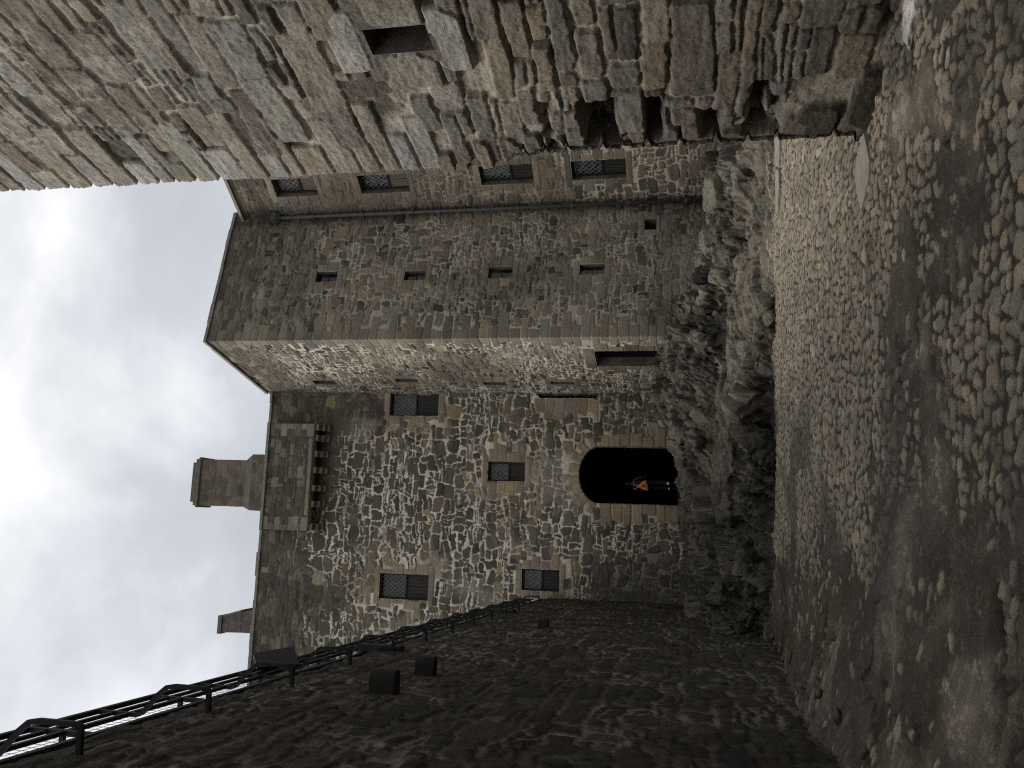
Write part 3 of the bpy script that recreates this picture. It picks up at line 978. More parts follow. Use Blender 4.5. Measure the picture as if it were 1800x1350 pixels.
# doorway in the tower flank: stone cheek and dark recess
D, N, Zv = tw.frame(.3)
o = tw.P(TD[0], TD[2], -.3, 0)
mb = MB()
mb.box(o, D, N, Zv, (-.02, -1.2, -.02), (TD[1] - TD[0] + .02, -1.18, TD[3] - TD[2] + .02))
mb.box(o, D, N, Zv, (-.04, -1.2, -.02), (0, -.002, TD[3] - TD[2] + .02)); mb.box(o, D, N, Zv, (TD[1] - TD[0], -1.2, -.02), (TD[1] - TD[0] + .04, -.002, TD[3] - TD[2] + .02))
mb.box(o, D, N, Zv, (0, -1.2, TD[3] - TD[2]), (TD[1] - TD[0], -.002, TD[3] - TD[2] + .04))
mb.build('doorway_recess', M['passage'], tower)
mb = MB()
o2 = tw.P(hole[0], hole[2], -.5, 1)
mb.box(o2, TDv, TN, TZ, (-.02, -.03, -.02), (hole[1] - hole[0] + .02, -.005, hole[3] - hole[2] + .02))
mb.build('drain_hole_back', M['passage'], tower)

# =============================================================== RANGE WALL (four windows)
rng = np.random.default_rng(23)
rw = Wall([Pq - rd * .3, Pq + rd * 7.5], 0, 17)
rang = tag(empty('castle_range', (Pq[0] + rd[0] * 2, Pq[1] + rd[1] * 2, .3)), 'narrow range wall between drainpipe and near tower, four shuttered lattice windows one above another', 'building')
ZR = rw.uv(410, 340)[1]
rr = [rw.rect(482, 557, 317, 346), rw.rect(632, 719, 309, 341), rw.rect(843, 937, 287, 321), rw.rect(1004, 1100, 276, 312)]
um = np.mean([w[0] for w in rr]); un = np.mean([w[1] for w in rr])
for w in rr:
    w[0] = w[0] * .5 + um * .5; w[1] = w[0] + (un - um)
spec = []
for w in rr: spec += surround(rng, w, pal_quoin, .22, (.2, .36), .2, .36)
rub = rubble(rng, -.1, 7.9, 0, ZR - 1.2, (.12, .36), (.15, .5), .55, .03, .58, pal_range, .018, .016, .16, .03)
rub += rubble(rng, -.1, 7.9, ZR - 1.3, ZR, (.16, .26), (.3, .7), .15, .012, .15, pal_para, .012, .008)
st = merge(rub, spec)


def range_mortar(U, Z):
    n1 = fbm(U * .7, Z * .6, 4, 401); n2 = fbm(U * 2.4, Z * 2.4, 3, 402)
    pale = np.array([.58, .51, .40]); mid = np.array([.29, .24, .185])
    low = sm(5.6, 4.2, Z + (n1 - .5) * 2)
    k = np.clip(low * .95 + sm(.5, .66, n1) * .5, 0, 1)
    k = k * sm(.6, 1.6, Z)
    return pale[None, None] * k[..., None] + (mid * .8)[None, None] * (1 - k[..., None])


def range_tint(U, Z, c):
    n = sm(.42, .6, fbm(U * .7 + 6, Z * .5, 4, 431)) * sm(4.5, 6.5, Z) * sm(ZR - 1.5, ZR - 3, Z) * .4
    c = c * (1 - n[..., None]) + np.array([.27, .22, .175]) * n[..., None]
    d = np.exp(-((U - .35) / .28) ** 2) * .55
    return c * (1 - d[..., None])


us = axis_steps([(0, 4.2, .02), (4.2, 7.8, .06)])
zs = axis_steps([(0, ZR, .021)])
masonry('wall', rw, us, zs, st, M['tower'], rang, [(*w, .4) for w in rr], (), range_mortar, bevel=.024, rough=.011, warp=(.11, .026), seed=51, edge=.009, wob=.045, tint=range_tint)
RD, RN, RZ = rw.frame(1)
o = np.array([*rw.p[0], 0])
mb = MB()
mb.box(o, RD, RN, RZ, (0, -.6, ZR - .02), (7.8, .08, ZR + .085)); mb.build('coping', M['cutlite'], rang)
mb = MB()
mb.box(o, RD, RN, RZ, (.35, -4, ZR - .8), (7.8, -.6, ZR - .5)); mb.box(o, RD, RN, RZ, (0.02, -.55, 0), (.12, -.1, ZR - .05)); mb.box(o, RD, RN, RZ, (.14, -.58, ZR - .6), (7.8, -.12, ZR - .03))
mb.build('roof', M['cut'], rang)
for i, w in enumerate(rr): window(w, rw, rang, .24, .56, 2, 'woodlite' if i < 2 else 'wood', spacing=.15, lw=.026)

# drainpipe in the corner
pipe = tag(empty('drainpipe', (Pq[0], Pq[1], .5)), 'grey cast iron drainpipe with square hopper, fixed in the corner beside the four windows', 'drainpipe')
pn = (tw.n[1] + rw.n[0]); pn /= np.linalg.norm(pn)
pp = Pq + pn * .19
zp0 = EYE + (ray(1258, 352)[2] / ray(1258, 352)[1]) * Pq[1]; zp1 = EYE + (ray(484, 381)[2] / ray(484, 381)[1]) * pp[1]
mb = MB(); mb.tube([(pp[0], pp[1], zp0 - .2), (pp[0], pp[1], zp1 - .2)], .055, 14); mb.build('pipe', M['pipe'], pipe, smooth=True)
zz = zp0 + .9
while zz < zp1 - .5:
    mb = MB(); mb.tube([(pp[0], pp[1], zz - .05), (pp[0], pp[1], zz + .05)], .072, 14)
    mb.box((pp[0], pp[1], zz), np.array([-pn[1], pn[0], 0]), np.array([pn[0], pn[1], 0]), np.array([0, 0, 1.]), (-.1, -.16, -.025), (.1, -.04, .025))
    mb.build('collar', M['pipe'], pipe)
    zz += 1.75
mb = MB()
ax, ay = np.array([*tw.d[1], 0]), np.array([*tw.n[1], 0])
o = np.array([pp[0], pp[1], zp1 - .2])
mb.hexa([o + ax * a + ay * b_ + np.array([0, 0, c]) for a, b_, c in ((-.07, -.07, 0), (.07, -.07, 0), (.07, .07, 0), (-.07, .07, 0), (-.17, -.12, .16), (.17, -.12, .16), (.17, .15, .16), (-.17, .15, .16))])
mb.box(o, ax, ay, np.array([0, 0, 1.]), (-.17, -.12, .162), (.17, .15, .34)); mb.box(o, ax, ay, np.array([0, 0, 1.]), (-.2, -.14, .342), (.2, .18, .38))
mb.build('hopper', M['pipe'], pipe)

# =============================================================== NEAR TOWER WALL (right)
rng = np.random.default_rng(33)
gb = on_floor(1512, 220)
ycn = gb[1]; NC = np.array([.2735 * ycn, ycn])                   # its corner
near = tag(empty('gate_tower', (NC[0], NC[1], 0)), 'large rough stone tower close on the right, long corner blocks and one dark slit', 'tower')
nw = Wall([NC + Bdir * 2.4, NC, NC - Adir * 7.5], -.1, 12.5)
LN_ = nw.cum[1]
NS = nw.rect(644, 757, 44, 90, 1)
# robbed corner pockets: (photo x0,x1,y0,y1, depth)
pock = [nw.rect(1022, 1086, 178, 246, 1) + [.34], nw.rect(1134, 1166, 170, 240, 1) + [.3], nw.rect(1232, 1268, 196, 232, 1) + [.2],
        nw.rect(1316, 1352, 140, 222, 1) + [.26], nw.rect(954, 972, 182, 262, 1) + [.12], nw.rect(1345, 1376, 170, 222, 1) + [.18]]
spec = surround(rng, NS, pal_nearq, .34, (.45, .6), .3, .45, .03)
z = 3.9; i = 0
while z < 12.5:
    h = rng.uniform(.15, .34); a, b_ = ((.3, .78), (.6, .40))[i % 2]
    b_ *= rng.uniform(.7, 1.35)
    s = list(dressed(LN_ - a, LN_ + b_, z, z + h - .006, rng, pal_nearq, .017, .1)); s[10] = .25
    spec.append(tuple(s)); z += h; i += 1
z = -.1
while z < 3.9:
    h = rng.uniform(.16, .36); b_ = rng.uniform(.22, .5)
    s = list(dressed(LN_ - .3, LN_ + b_, z, z + h - .015, rng, pal_near, .04, .2)); s[10] = .6
    spec.append(tuple(s)); z += h
s = list(dressed(LN_ - .3, LN_ + 1.0, -.1, .2, rng, palette([(.075, .07, .058, 1)]), .11, .1)); spec.append(tuple(s))
s = list(dressed(LN_ + .0, LN_ + .55, .24, .62, rng, palette([(.12, .11, .09, 1)]), .06, .25)); s[10] = .5; spec.append(tuple(s))
rub = rubble(rng, -.2, LN_ + 7.6, -.1, 12.5, (.13, .36), (.28, .9), .42, .016, .26, pal_near, .015, .009, .05, .014, .93)
st = merge(rub, spec)


def near_mortar(U, Z):
    n1 = fbm(U * 1.1, Z * .9, 4, 501); n2 = fbm(U * 5, Z * 5, 3, 502)
    pale = np.array([.50, .44, .34]); dark = np.array([.12, .10, .078])
    k = np.clip(sm(.42, .62, n1) * .9 + (n2 > .58) * .35, 0, 1)
    return pale[None, None] * k[..., None] + dark[None, None] * (1 - k[..., None])


def near_extra(U, Z, H, c, D, I):
    x = U - LN_
    # facing stones robbed from the lower corner
    H = H - .12 * sm(3.7, 3.0, Z + (fbm(U * 0, Z * 3.5, 2, 509) - .5) * 1.2) * np.exp(-(x / .24) ** 2)
    # deep raked joints between the stones
    H = H - sm(-.004, .014, D) * .035 * sm(.35, .7, fbm(U * 2.6, Z * 2.6, 3, 511))
    # weathered bedding lines on each face
    H = H + (fbm(U * 3, Z * 26, 4, 513) - .5) * .014 + (fbm(U * 14, Z * 22, 4, 517) - .5) * .016 + (fbm(U * 30, Z * 40, 3, 518) - .5) * .012
    for p in pock:
        wob = (fbm(U * 7, Z * 7, 3, 521) - .5) * .12
        d = np.maximum(np.maximum(p[0] - .12 - U, U - p[1]), np.maximum(p[2] - Z, Z - p[3])) + wob
        k = sm(.03, -.05, d)
        H = H - k * (p[4] + (fbm(U * 9, Z * 9, 3, 523) - .5) * .16)
        lim = (k * sm(.46, .6, fbm(U * 6, Z * 6, 3, 527)))[..., None] * .8
        c = c * (1 - lim) + np.array([.36, .29, .19]) * lim
    # fossil of a lime wash high up
    n = (sm(.5, .64, fbm(U * 1.2, Z * 1.0, 4, 531)) * sm(4, 7.5, Z) * .45 * sm(.45, .6, fbm(U * 16, Z * 16, 3, 533)))[..., None]
    c = c * (1 - n) + np.array([.47, .43, .36]) * n
    # darker toward the foot: the lower wall's shade put into its colour
    low = (sm(4.6, 1.2, Z + (fbm(U * 2, Z, 3, 535) - .5) * 2) * .5)[..., None]
    c = c * (1 - low * .75)
    return H, c * np.array([.86, .875, .90])


us = axis_steps([(0, 1.9, .1), (1.9, LN_, .03), (LN_, LN_ + 2.15, .0095), (LN_ + 2.15, LN_ + 4, .035), (LN_ + 4, LN_ + 7.5, .09)])
zs = axis_steps([(-.1, 5.2, .0115), (5.2, 9.4, .0135), (9.4, 12.5, .04)])
masonry('wall', nw, us, zs, st, M['near'], near, [(*NS, .45)], (), near_mortar, bevel=.018, mdepth=-.012, rough=.012, warp=(.045, .012), seed=61, edge=.006, wob=.03, tilt=.022,
        extra=near_extra, revcol=(.13, .11, .09))
ND, NN, NZ = nw.frame(LN_ + 1)
o = np.array([*NC, 0])
mb = MB()
mb.box(o, ND, NN, NZ, (.35, -2.3, 12.0), (7.5, -.3, 12.45)); mb.box(o, ND, NN, NZ, (7.3, -2.4, -.1), (7.48, -.1, 12)); mb.box(o, ND, NN, NZ, (.4, -2.4, -.1), (7.3, -2.2, 12))
mb.build('roof', M['cut'], near)
mb = MB()
o = nw.P(NS[0], NS[2], -.45, 1)
mb.box(o, ND, NN, NZ, (-.02, -.5, -.02), (NS[1] - NS[0] + .02, -.48, NS[3] - NS[2] + .02))
for lo, hi in (((-.04, -.5, 0), (0, -.002, NS[3] - NS[2])), ((NS[1] - NS[0], -.5, 0), (NS[1] - NS[0] + .04, -.002, NS[3] - NS[2]))): mb.box(o, ND, NN, NZ, lo, hi)
mb.build('slit_back', M['passage'], near)

# =============================================================== CURTAIN WALL (left, dark)
rng = np.random.default_rng(43)
cs = .205
cdir = np.array([-cs, 1.0]); cdir /= np.linalg.norm(cdir)
c0 = CK - cdir * 34.0
cw = Wall([c0, CK + cdir * .5], -.2, 5.9)
ZC = 5.9
curt = tag(empty('curtain_wall', (CK[0] - cdir[0] * 15, CK[1] - cdir[1] * 15, 0)), 'dark mossy stone curtain wall along the left, coloured near black for its shade, topped by the steel railing', 'wall')
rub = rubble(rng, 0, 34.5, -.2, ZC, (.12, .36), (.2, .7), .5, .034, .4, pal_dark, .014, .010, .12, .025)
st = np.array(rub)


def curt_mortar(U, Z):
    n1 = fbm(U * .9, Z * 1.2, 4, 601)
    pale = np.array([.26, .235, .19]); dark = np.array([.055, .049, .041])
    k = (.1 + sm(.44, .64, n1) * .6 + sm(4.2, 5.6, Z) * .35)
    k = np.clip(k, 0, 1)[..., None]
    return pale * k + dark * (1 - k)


def curt_extra(U, Z, H, c, D, I):
    H = H + (fbm(U * 9, Z * 12, 5, 611, .6) - .5) * .012
    n = (sm(.66, .78, fbm(U * 3.1, Z * 3.7, 5, 613)) * .5)[..., None]
    return H, c * (1 - n) + np.array([.16, .15, .13]) * n


us = axis_steps([(0, 3, .12), (3, 9.5, .034), (9.5, 16, .022), (16, 34.5, .032)])
zs = axis_steps([(-.2, ZC, .022)])
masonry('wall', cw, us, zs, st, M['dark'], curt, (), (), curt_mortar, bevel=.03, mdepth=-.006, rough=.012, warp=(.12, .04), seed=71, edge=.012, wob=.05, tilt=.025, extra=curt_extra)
CD, CN, CZ = cw.frame(1)
o = np.array([*c0, 0])
mb = MB()
mb.box(o, CD, CN, CZ, (0, -1.6, -.2), (34.4, -.12, ZC - .16)); mb.box(o, CD, CN, CZ, (0, -1.6, ZC - .16), (34.4, -.0, ZC - .02))
M['darkcut'] = plain_mat('dark_walkway_stone', (.03, .027, .023), .9, scale=5, amp=.4, bump=.01)
mb.build('walkway', M['darkcut'], curt)
for x, y, w, h, d in ((748, 1172, .085, .12, .22), (675, 1203, .1, .14, .24), (955, 1089, .09, .1, .2)):
    u, z = cw.uv(x, y + 14, 0)
    n = 10
    prof = [(-w, -.06)] + [(w * math.cos(t), d - w + w * math.sin(t)) for t in np.linspace(PI, 0, n)] + [(w, -.06)]
    a = [cw.P(u + p[0], z - h, p[1], 0) for p in prof]; b_ = [cw.P(u + p[0], z + h, p[1], 0) for p in prof]
    k = len(prof)
    c = MB(); c.add(a + b_, [[i, (i + 1) % k, k + (i + 1) % k, k + i] for i in range(k)] + [list(range(k, 2 * k)), list(range(k))[::-1]])
    c.build('corbel_stone', M['darkcut'], curt, bevel=.015)

# steel railing on the wall top
rail = tag(empty('steel_railing', (CK[0] - cdir[0] * 12, CK[1] - cdir[1] * 12, ZC)), 'dark steel walkway railing with curved brackets and wire mesh panels along the left wall top', 'railing')
uK = 34.0
st0 = float(np.dot(np.array([-1.505 - .205 * 4.98, 4.98]) - c0, cdir))
stations = [st0 + 1.62 * i for i in range(-5, 13)]
stations = [s for s in stations if s < uK - .4]
uA, uB = stations[0] - .3, uK - .1


def cwl(pts, w, h):
    mb = MB()
    for a, b_ in zip(pts[:-1], pts[1:]):
        mb.bar(a, b_, w, h, CZ)
    return mb


def rail_bar(name, off, z, w, h):
    mb = MB(); mb.bar(cw.P(uA, z, off, 0), cw.P(uB, z, off, 0), w, h); return mb.build(name, M['steel'], rail)


rail_bar('edge_beam', -.05, 6.09, .05, .05)
rail_bar('handrail', -.06, 6.72, .042, .042)
rail_bar('mid_rail', -.06, 6.55, .03, .035)
rail_bar('mesh_rail', -.06, 6.40, .035, .04)
for s in stations:
    mb = MB()
    prof = [(-.02, 5.63), (.19, 5.65), (.205, 5.68), (.205, 5.98), (.19, 6.06), (.13, 6.13), (-.04, 6.27), (-.06, 6.33), (-.06, 6.70)]
    pts = [cw.P(s, z, off, 0) for off, z in prof]
    wd = CD * .017
    for a, b_ in zip(pts[:-1], pts[1:]):
        d = (b_ - a) / np.linalg.norm(b_ - a); e = np.cross(d, CD) * .019
        a2, b2 = a - d * .004, b_ + d * .004
        mb.hexa([a2 - wd - e, a2 + wd - e, a2 + wd + e, a2 - wd + e, b2 - wd - e, b2 + wd - e, b2 + wd + e, b2 - wd + e])
    mb.build('bracket', M['steel'], rail)
    if s + .8 < uB:
        # inner return post of the bay, half way along
        q = s + .81
        mb = MB(); mb.bar(cw.P(q, 6.05, -.06, 0), cw.P(q, 6.70, -.06, 0), .04, .05, CD); mb.bar(cw.P(q, 6.41, -.06, 0), cw.P(q, 6.41, -.5, 0), .035, .04)
        mb.bar(cw.P(q, 6.39, -.5, 0), cw.P(q, ZC - .05, -.5, 0), .035, .04, CD)
        mb.build('stay', M['steel'], rail)
    if s + 1.6 < uB:
        mb = MB()
        for i in range(1, 16):
            mb.bar(cw.P(s + .03 + 1.56 * i / 16, 6.07, -.062, 0), cw.P(s + .03 + 1.56 * i / 16, 6.385, -.062, 0), .003, .003, CD)
        for i in range(4):
            mb.bar(cw.P(s + .03, 6.12 + .07 * i, -.058, 0), cw.P(s + 1.59, 6.12 + .07 * i, -.058, 0), .003, .003)
        mb.build('mesh_panel', M['steel'], rail)

# blocks on the wall head
for x, y, w, h, lab in ((690, 1136, .13, .34, 'dark stone block on the left wall head, nearer to the camera and larger'), (921, 1071, .2, .4, 'small dark stone block on the left wall head close to the keep')):
    u, z = cw.uv(x, y + 8, 0)
    mb = MB(); mb.box(cw.P(u, 0, 0, 0), CD, CN, CZ, (-w, -.5, ZC - .35), (w, .08, ZC - .2 + h + .15))
    ob = mb.build('stone_block', M['darkcut'], None, cw.P(u, ZC - .35, 0, 0), bevel=.04)
    tag(ob, lab, 'stone block')

# information panel seen from behind
u0, z0 = cw.uv(451, 1171, 0); u1, z1 = cw.uv(525, 1167, 0)
pc = at_depth(484, 1158, 9.4)
ip = tag(empty('information_panel', cw.P(float(np.dot(pc[:2] - c0, cdir)), 6.7, 0, 0)), 'dark slanted information board on the left wall walkway, seen from behind against sky', 'information board')
quad = []
for (x, y), dy in (((527, 1169), -.35), ((452, 1174), .32), ((445, 1150), .32), ((516, 1137), -.35)):
    # on a plane standing just inside the railing
    d = ray(x, y); off = .03
    A = np.array([[d[0], -cdir[0]], [d[1], -cdir[1]]]); t, s = np.linalg.solve(A, c0 + cw.n[0] * off)
    quad.append(np.array([d[0] * t, d[1] * t, EYE + d[2] * t]))
mb = MB(); nb = np.array([*cw.n[0], 0])
mb.hexa([q + nb * -.03 for q in quad] + [q + nb * .01 for q in quad])
mb.build('board', M['board'], ip)
c = (quad[0] + quad[1]) / 2
mb = MB(); mb.bar(c, np.array([c[0], c[1], ZC + .2]) - nb * .02, .06, .06, CD); mb.build('post', M['steel'], ip)

# =============================================================== GROUND
rng = np.random.default_rng(53)
pal_cob = palette([(.235, .208, .168, 4), (.205, .184, .152, 3), (.27, .238, .19, 2), (.175, .158, .132, 2)], .15)
cob = []
y = 3.0
while y < 16.2:
    h = rng.uniform(.08, .15)
    x = -3.5 - rng.uniform(0, .3)
    while x < 5.6:
        w = rng.uniform(.06, .15)
        g = rng.uniform(.014, .03)
        cob.append((x + w / 2 + rng.uniform(-.015, .015), y + h / 2 + rng.uniform(-.03, .03), max(w / 2 - g / 2, .03), max(h / 2 - g / 2, .025), rng.uniform(-.5, .5), .42 * min(w, h) / 2, *pal_cob(rng), rng.uniform(.012, .04), 1.0))
        x += w
    y += h
st = np.array(cob); st[:, 5] = np.minimum(st[:, 5], np.minimum(st[:, 2], st[:, 3]) * .9)
xs = np.concatenate([[-260, -120, -50, -25, -15, -10], axis_steps([(-8, -4.6, .08), (-4.6, -1.2, .018), (-1.2, 3.4, .0125), (3.4, 4.4, .02), (4.4, 6.5, .06)]), [8, 11, 16, 28, 60, 130, 260]])
yy = [2.2]
while yy[-1] < 16.4: yy.append(yy[-1] + max(.0085, .0021 * yy[-1]))
ys = np.concatenate([[-260, -120, -50, -20, -8, -3, -1, 0, .8, 1.4, 1.8], yy, [17, 18, 20, 24, 30, 40, 70, 140, 280]])
X, Y = np.meshgrid(xs, ys, indexing='ij')
D, I, _, _ = field(X, Y, st, (.07, .02), 81)
D = D + (fbm(X * 18, Y * 18, 3, 83) - .5) * .03
n1 = fbm(X * .7, Y * .7, 4, 701); n2 = fbm(X * 2.6, Y * 2.6, 4, 702)
edge = -.62 - .22 * (Y - 4.2)                                     # cobbles run out to bare dirt on the left
cover = sm(-.25, .45, X - edge + (n1 - .5) * 2.2 + (n2 - .5) * .9)
bare = sm(.60, .70, fbm(X * .9 + 7, Y * .9 + 2, 4, 703) + (n2 - .5) * .25) * sm(8.5, 6.5, Y)
# worn track crossing the near cobbles
trk = np.exp(-((Y - (5.8 + .15 * X) + (n2 - .5) * 1.1) / .34) ** 2) * sm(1.2, .2, X + (n1 - .5) * 2.6)
pit = np.exp(-(((X - 1.0) / .42) ** 2 + ((Y - 5.3) / .5) ** 2) ** 1.6) * (.6 + .8 * n2)
cover = np.clip(cover - .75 * bare - .5 * trk - pit, 0, 1)
insd = sm(.008, -.008, D)
dome = np.clip(-D / .03, 0, 1) ** .25
tl2 = np.random.default_rng(9).normal(0, .07, (len(st), 2))
ctilt = np.clip(tl2[I, 0] * (X - st[I, 0]) + tl2[I, 1] * (Y - st[I, 1]), -.02, .02)
dirt = (fbm(X * 3, Y * 3, 5, 711) - .5) * .05 + (fbm(X * 17, Y * 17, 4, 713) - .5) * .014
srand = _h(I, I * 0, 761)
sink = (1 - cover) * .05 * (.15 + 1.7 * srand)
stone_top = ((.008 + st[I, 9] * .25) * dome + ctilt) * insd - sink + (fbm(X * 2.2, Y * 2.2, 3, 718) - .5) * .03 + (fbm(X * 24, Y * 24, 3, 717) - .5) * .008
peb = np.clip(fbm(X * 38, Y * 30, 2, 719) - .58, 0, 1) * .05
sl_ = np.array(rubble(np.random.default_rng(14), -9, 6.6, -1, 17, (.22, .6), (.3, 1.0), .5, .02, .4, lambda r_: (r_.normal(), r_.normal(), r_.normal()), 0, 0, .5, .05))
D2, I2, x2, y2 = field(X, Y, sl_, (.16, .05), 771)
g0, g1_, g2_ = (np.clip(sl_[I2, k_] / np.array([1.2, 1.15, 1.045])[k_ - 6], -1.6, 1.6) for k_ in (6, 7, 8))
slabm = sm(.36, .56, fbm(X * .8 + 5, Y * .8, 3, 773)) * (1 - cover) * ((Y > 1.5) & (Y < 16.4) & (X > -8))
slab_h = slabm * (g0 * .012 + .05 * g1_ * np.clip(x2 - sl_[I2, 0], -.3, .3) + .04 * g2_ * np.clip(y2 - sl_[I2, 1], -.3, .3) - sm(-.02, .012, D2) * .022)
soil = slab_h - .004 + dirt * (.3 + 1.1 * (1 - cover)) + (fbm(X * 2.2, Y * 2.2, 3, 718) - .5) * .03 + peb * (1 - cover * .6)
vis = sm(-.004, .006, stone_top - soil) * insd
Hh = np.maximum(stone_top, soil)
Hh = np.where((Y < 1.5) | (Y > 16.5) | (X < -8) | (X > 6.6), -.01, Hh)
# the yard banks up a little toward the left wall
wx = CK[0] + (CK[1] - Y) * cs
bank = np.exp(-np.clip(X - wx, 0, 50) / 1.1) * sm(15, 8, Y) * .42 * sm(-2, 3, Y)
Hh = Hh + np.where((Y > -3) & (Y < 17) & (X > -9), bank, 0)
soilc = np.array([.098, .083, .062]) * (.7 + .6 * n2[..., None]) + np.array([.05, .042, .03]) * sm(.5, .7, fbm(X * 6, Y * 6, 4, 723))[..., None] * .6
soilc = soilc * (.5 + .5 * sm(.0, .7, 1 - cover))[..., None] * (.75 + .75 * sm(.4, .62, fbm(X * 1.7, Y * 1.1, 4, 751)) * (1 - cover))[..., None]
soilc = soilc * (1 + np.clip(peb * 60, 0, 1.1)[..., None] * np.array([1.0, .98, .92]))
soilc = soilc * (1 + slabm * (.16 * g2_ - .45 * sm(-.012, .008, D2)))[..., None]
mossg = (sm(.46, .62, n1 + .12 * sm(7, 10, Y)) * sm(-.3, -1.4, X - edge * .4) * .75)[..., None]
soilc = soilc * (1 - mossg) + np.array([.048, .041, .021]) * mossg
wet = sm(.5, .64, fbm(X * 1.3 + 3, Y * .9, 4, 731)) * sm(.2, -.8, X) + sm(.6, .72, fbm(X * 1.1, Y * 1.2, 4, 733)) * .8 * sm(10, 7, Y)
pud = 1.3 * np.exp(-(((X - .96) / .2) ** 2 + ((Y - 5.0) / .3) ** 2) ** 1.5 * 1.2) + np.exp(-(((X + 1.25) / .8) ** 2 + ((Y - 6.6) / .5) ** 2)) * .8
wet = np.clip(wet + pud, 0, 1)
gc = st[I, 6:9] * (.8 + .4 * fbm(X * 12, Y * 12, 3, 741))[..., None]
gc = soilc * (1 - vis[..., None]) + gc * vis[..., None]
gc = gc * (1 - .62 * wet[..., None]) + np.array([.006, .005, .004]) * wet[..., None]
# pale lime-crusted patch by the near tower
lime = (np.exp(-(((X - 2.0) / .14) ** 2 + ((Y - 6.55) / .3) ** 2)) * sm(.35, .6, n2))[..., None]
gc = gc * (1 - lime * .6) + np.array([.42, .36, .28]) * lime * .6
idx = np.arange(X.size).reshape(X.shape)
q = np.stack([idx[:-1, :-1], idx[1:, :-1], idx[1:, 1:], idx[:-1, 1:]], -1).reshape(-1, 4)
g = grid_obj('ground', np.stack([X.ravel(), Y.ravel(), Hh.ravel()], 1), q, np.concatenate([gc.reshape(-1, 3), (wet * (.35 + .65 * (1 - vis))).reshape(-1, 1)], 1), M['ground'])
tag(g, kind='structure')

# =============================================================== BEDROCK
xs = axis_steps([(-9.2, -5.6, .05), (-5.6, 6.4, .023), (6.4, 8.5, .06)]); ys = np.linspace(13.4, 28.8, 900)
X, Y = np.meshgrid(xs, ys, indexing='ij')
n1 = fbm(X * .6, Y * .6, 4, 801); n2 = fbm(X * 1.6, Y * 1.6, 3, 802)
front = 14.55 + (n1 - .5) * 1.3 + (n2 - .5) * .5 + (fbm(X * .8, X * 0, 3, 805) - .5) * 2.6 * sm(-.8, -2.4, X) + np.clip(-X - 2.5, 0, 5) * .1
# a shelf rising to the left with a broken riser at the yard, a crag behind it under the tower
rampz = np.clip(.17 - .15 * (X - .75) + (n1 - .5) * .3, 0, .52 + (n2 - .5) * .3) + (.085 * (np.minimum(Y, 19) - 14.7) + .03 * np.maximum(Y - 19, 0)) * (1 - .7 * sm(1.5, 3.5, X))
foot = 19.5 + (n1 - .5) * 1.2 + (n2 - .5) * .8 - .25 * np.clip(X - 1, 0, 4)
ctop = np.interp(X, [-6, -2.5, -1, 1, 3, 5, 7], [.2, .28, .62, .95, .55, .25, .2])
Zr = rampz + ctop * (.7 * sm(foot - .15, foot + .35, Y) + .3 * sm(foot + .7, foot + 1.1, Y)) + np.clip(Y - foot, 0, 6) * np.interp(X, [-3, -1, 1.5, 5], [0, .06, .11, .02])
soft = .1 + 1.9 * sm(-1.6, -3.2, X + (n2 - .5)) + .8 * sm(.55, .75, n1)
Zr = np.where(Y < front, -.12, Zr * sm(front, front + soft, Y) - .12 * (1 - sm(front, front + soft, Y)))
# (soft: width of the riser)
# a second low riser along the shelf
Zr = Zr + .16 * sm(front + .9, front + 1.0, Y + (n2 - .5) * .9) * sm(1.2, -.3, X) - .16 * sm(front + 1.2, front + 3.2, Y) * sm(1.2, -.3, X)
# re-sample every profile evenly along the slope, so steep faces carry as much detail as flat ones
NSL = 660
ZM = Zr
cumS = np.concatenate([np.zeros((len(xs), 1)), np.cumsum(np.hypot(np.diff(Y, axis=1), np.diff(ZM, axis=1)), 1)], 1)
PY = np.empty((len(xs), NSL)); PZ = np.empty_like(PY); SS = np.empty_like(PY)
for i in range(len(xs)):
    t_ = np.linspace(0, cumS[i, -1], NSL)
    PY[i] = np.interp(t_, cumS[i], ys); PZ[i] = np.interp(t_, cumS[i], ZM[i]); SS[i] = t_
PX = np.repeat(xs[:, None], NSL, 1)
tx = np.stack([np.gradient(PX, axis=0), np.gradient(PY, axis=0) * 0, np.gradient(PZ, axis=0)], -1)
ts = np.stack([PX * 0, np.gradient(PY, axis=1), np.gradient(PZ, axis=1)], -1)
Nn = np.cross(tx, ts); Nn /= np.linalg.norm(Nn, axis=-1, keepdims=True)
for _ in range(3):
    Nn[1:-1, 1:-1] = (Nn[1:-1, 1:-1] * 2 + Nn[:-2, 1:-1] + Nn[2:, 1:-1] + Nn[1:-1, :-2] + Nn[1:-1, 2:])
    Nn /= np.linalg.norm(Nn, axis=-1, keepdims=True)
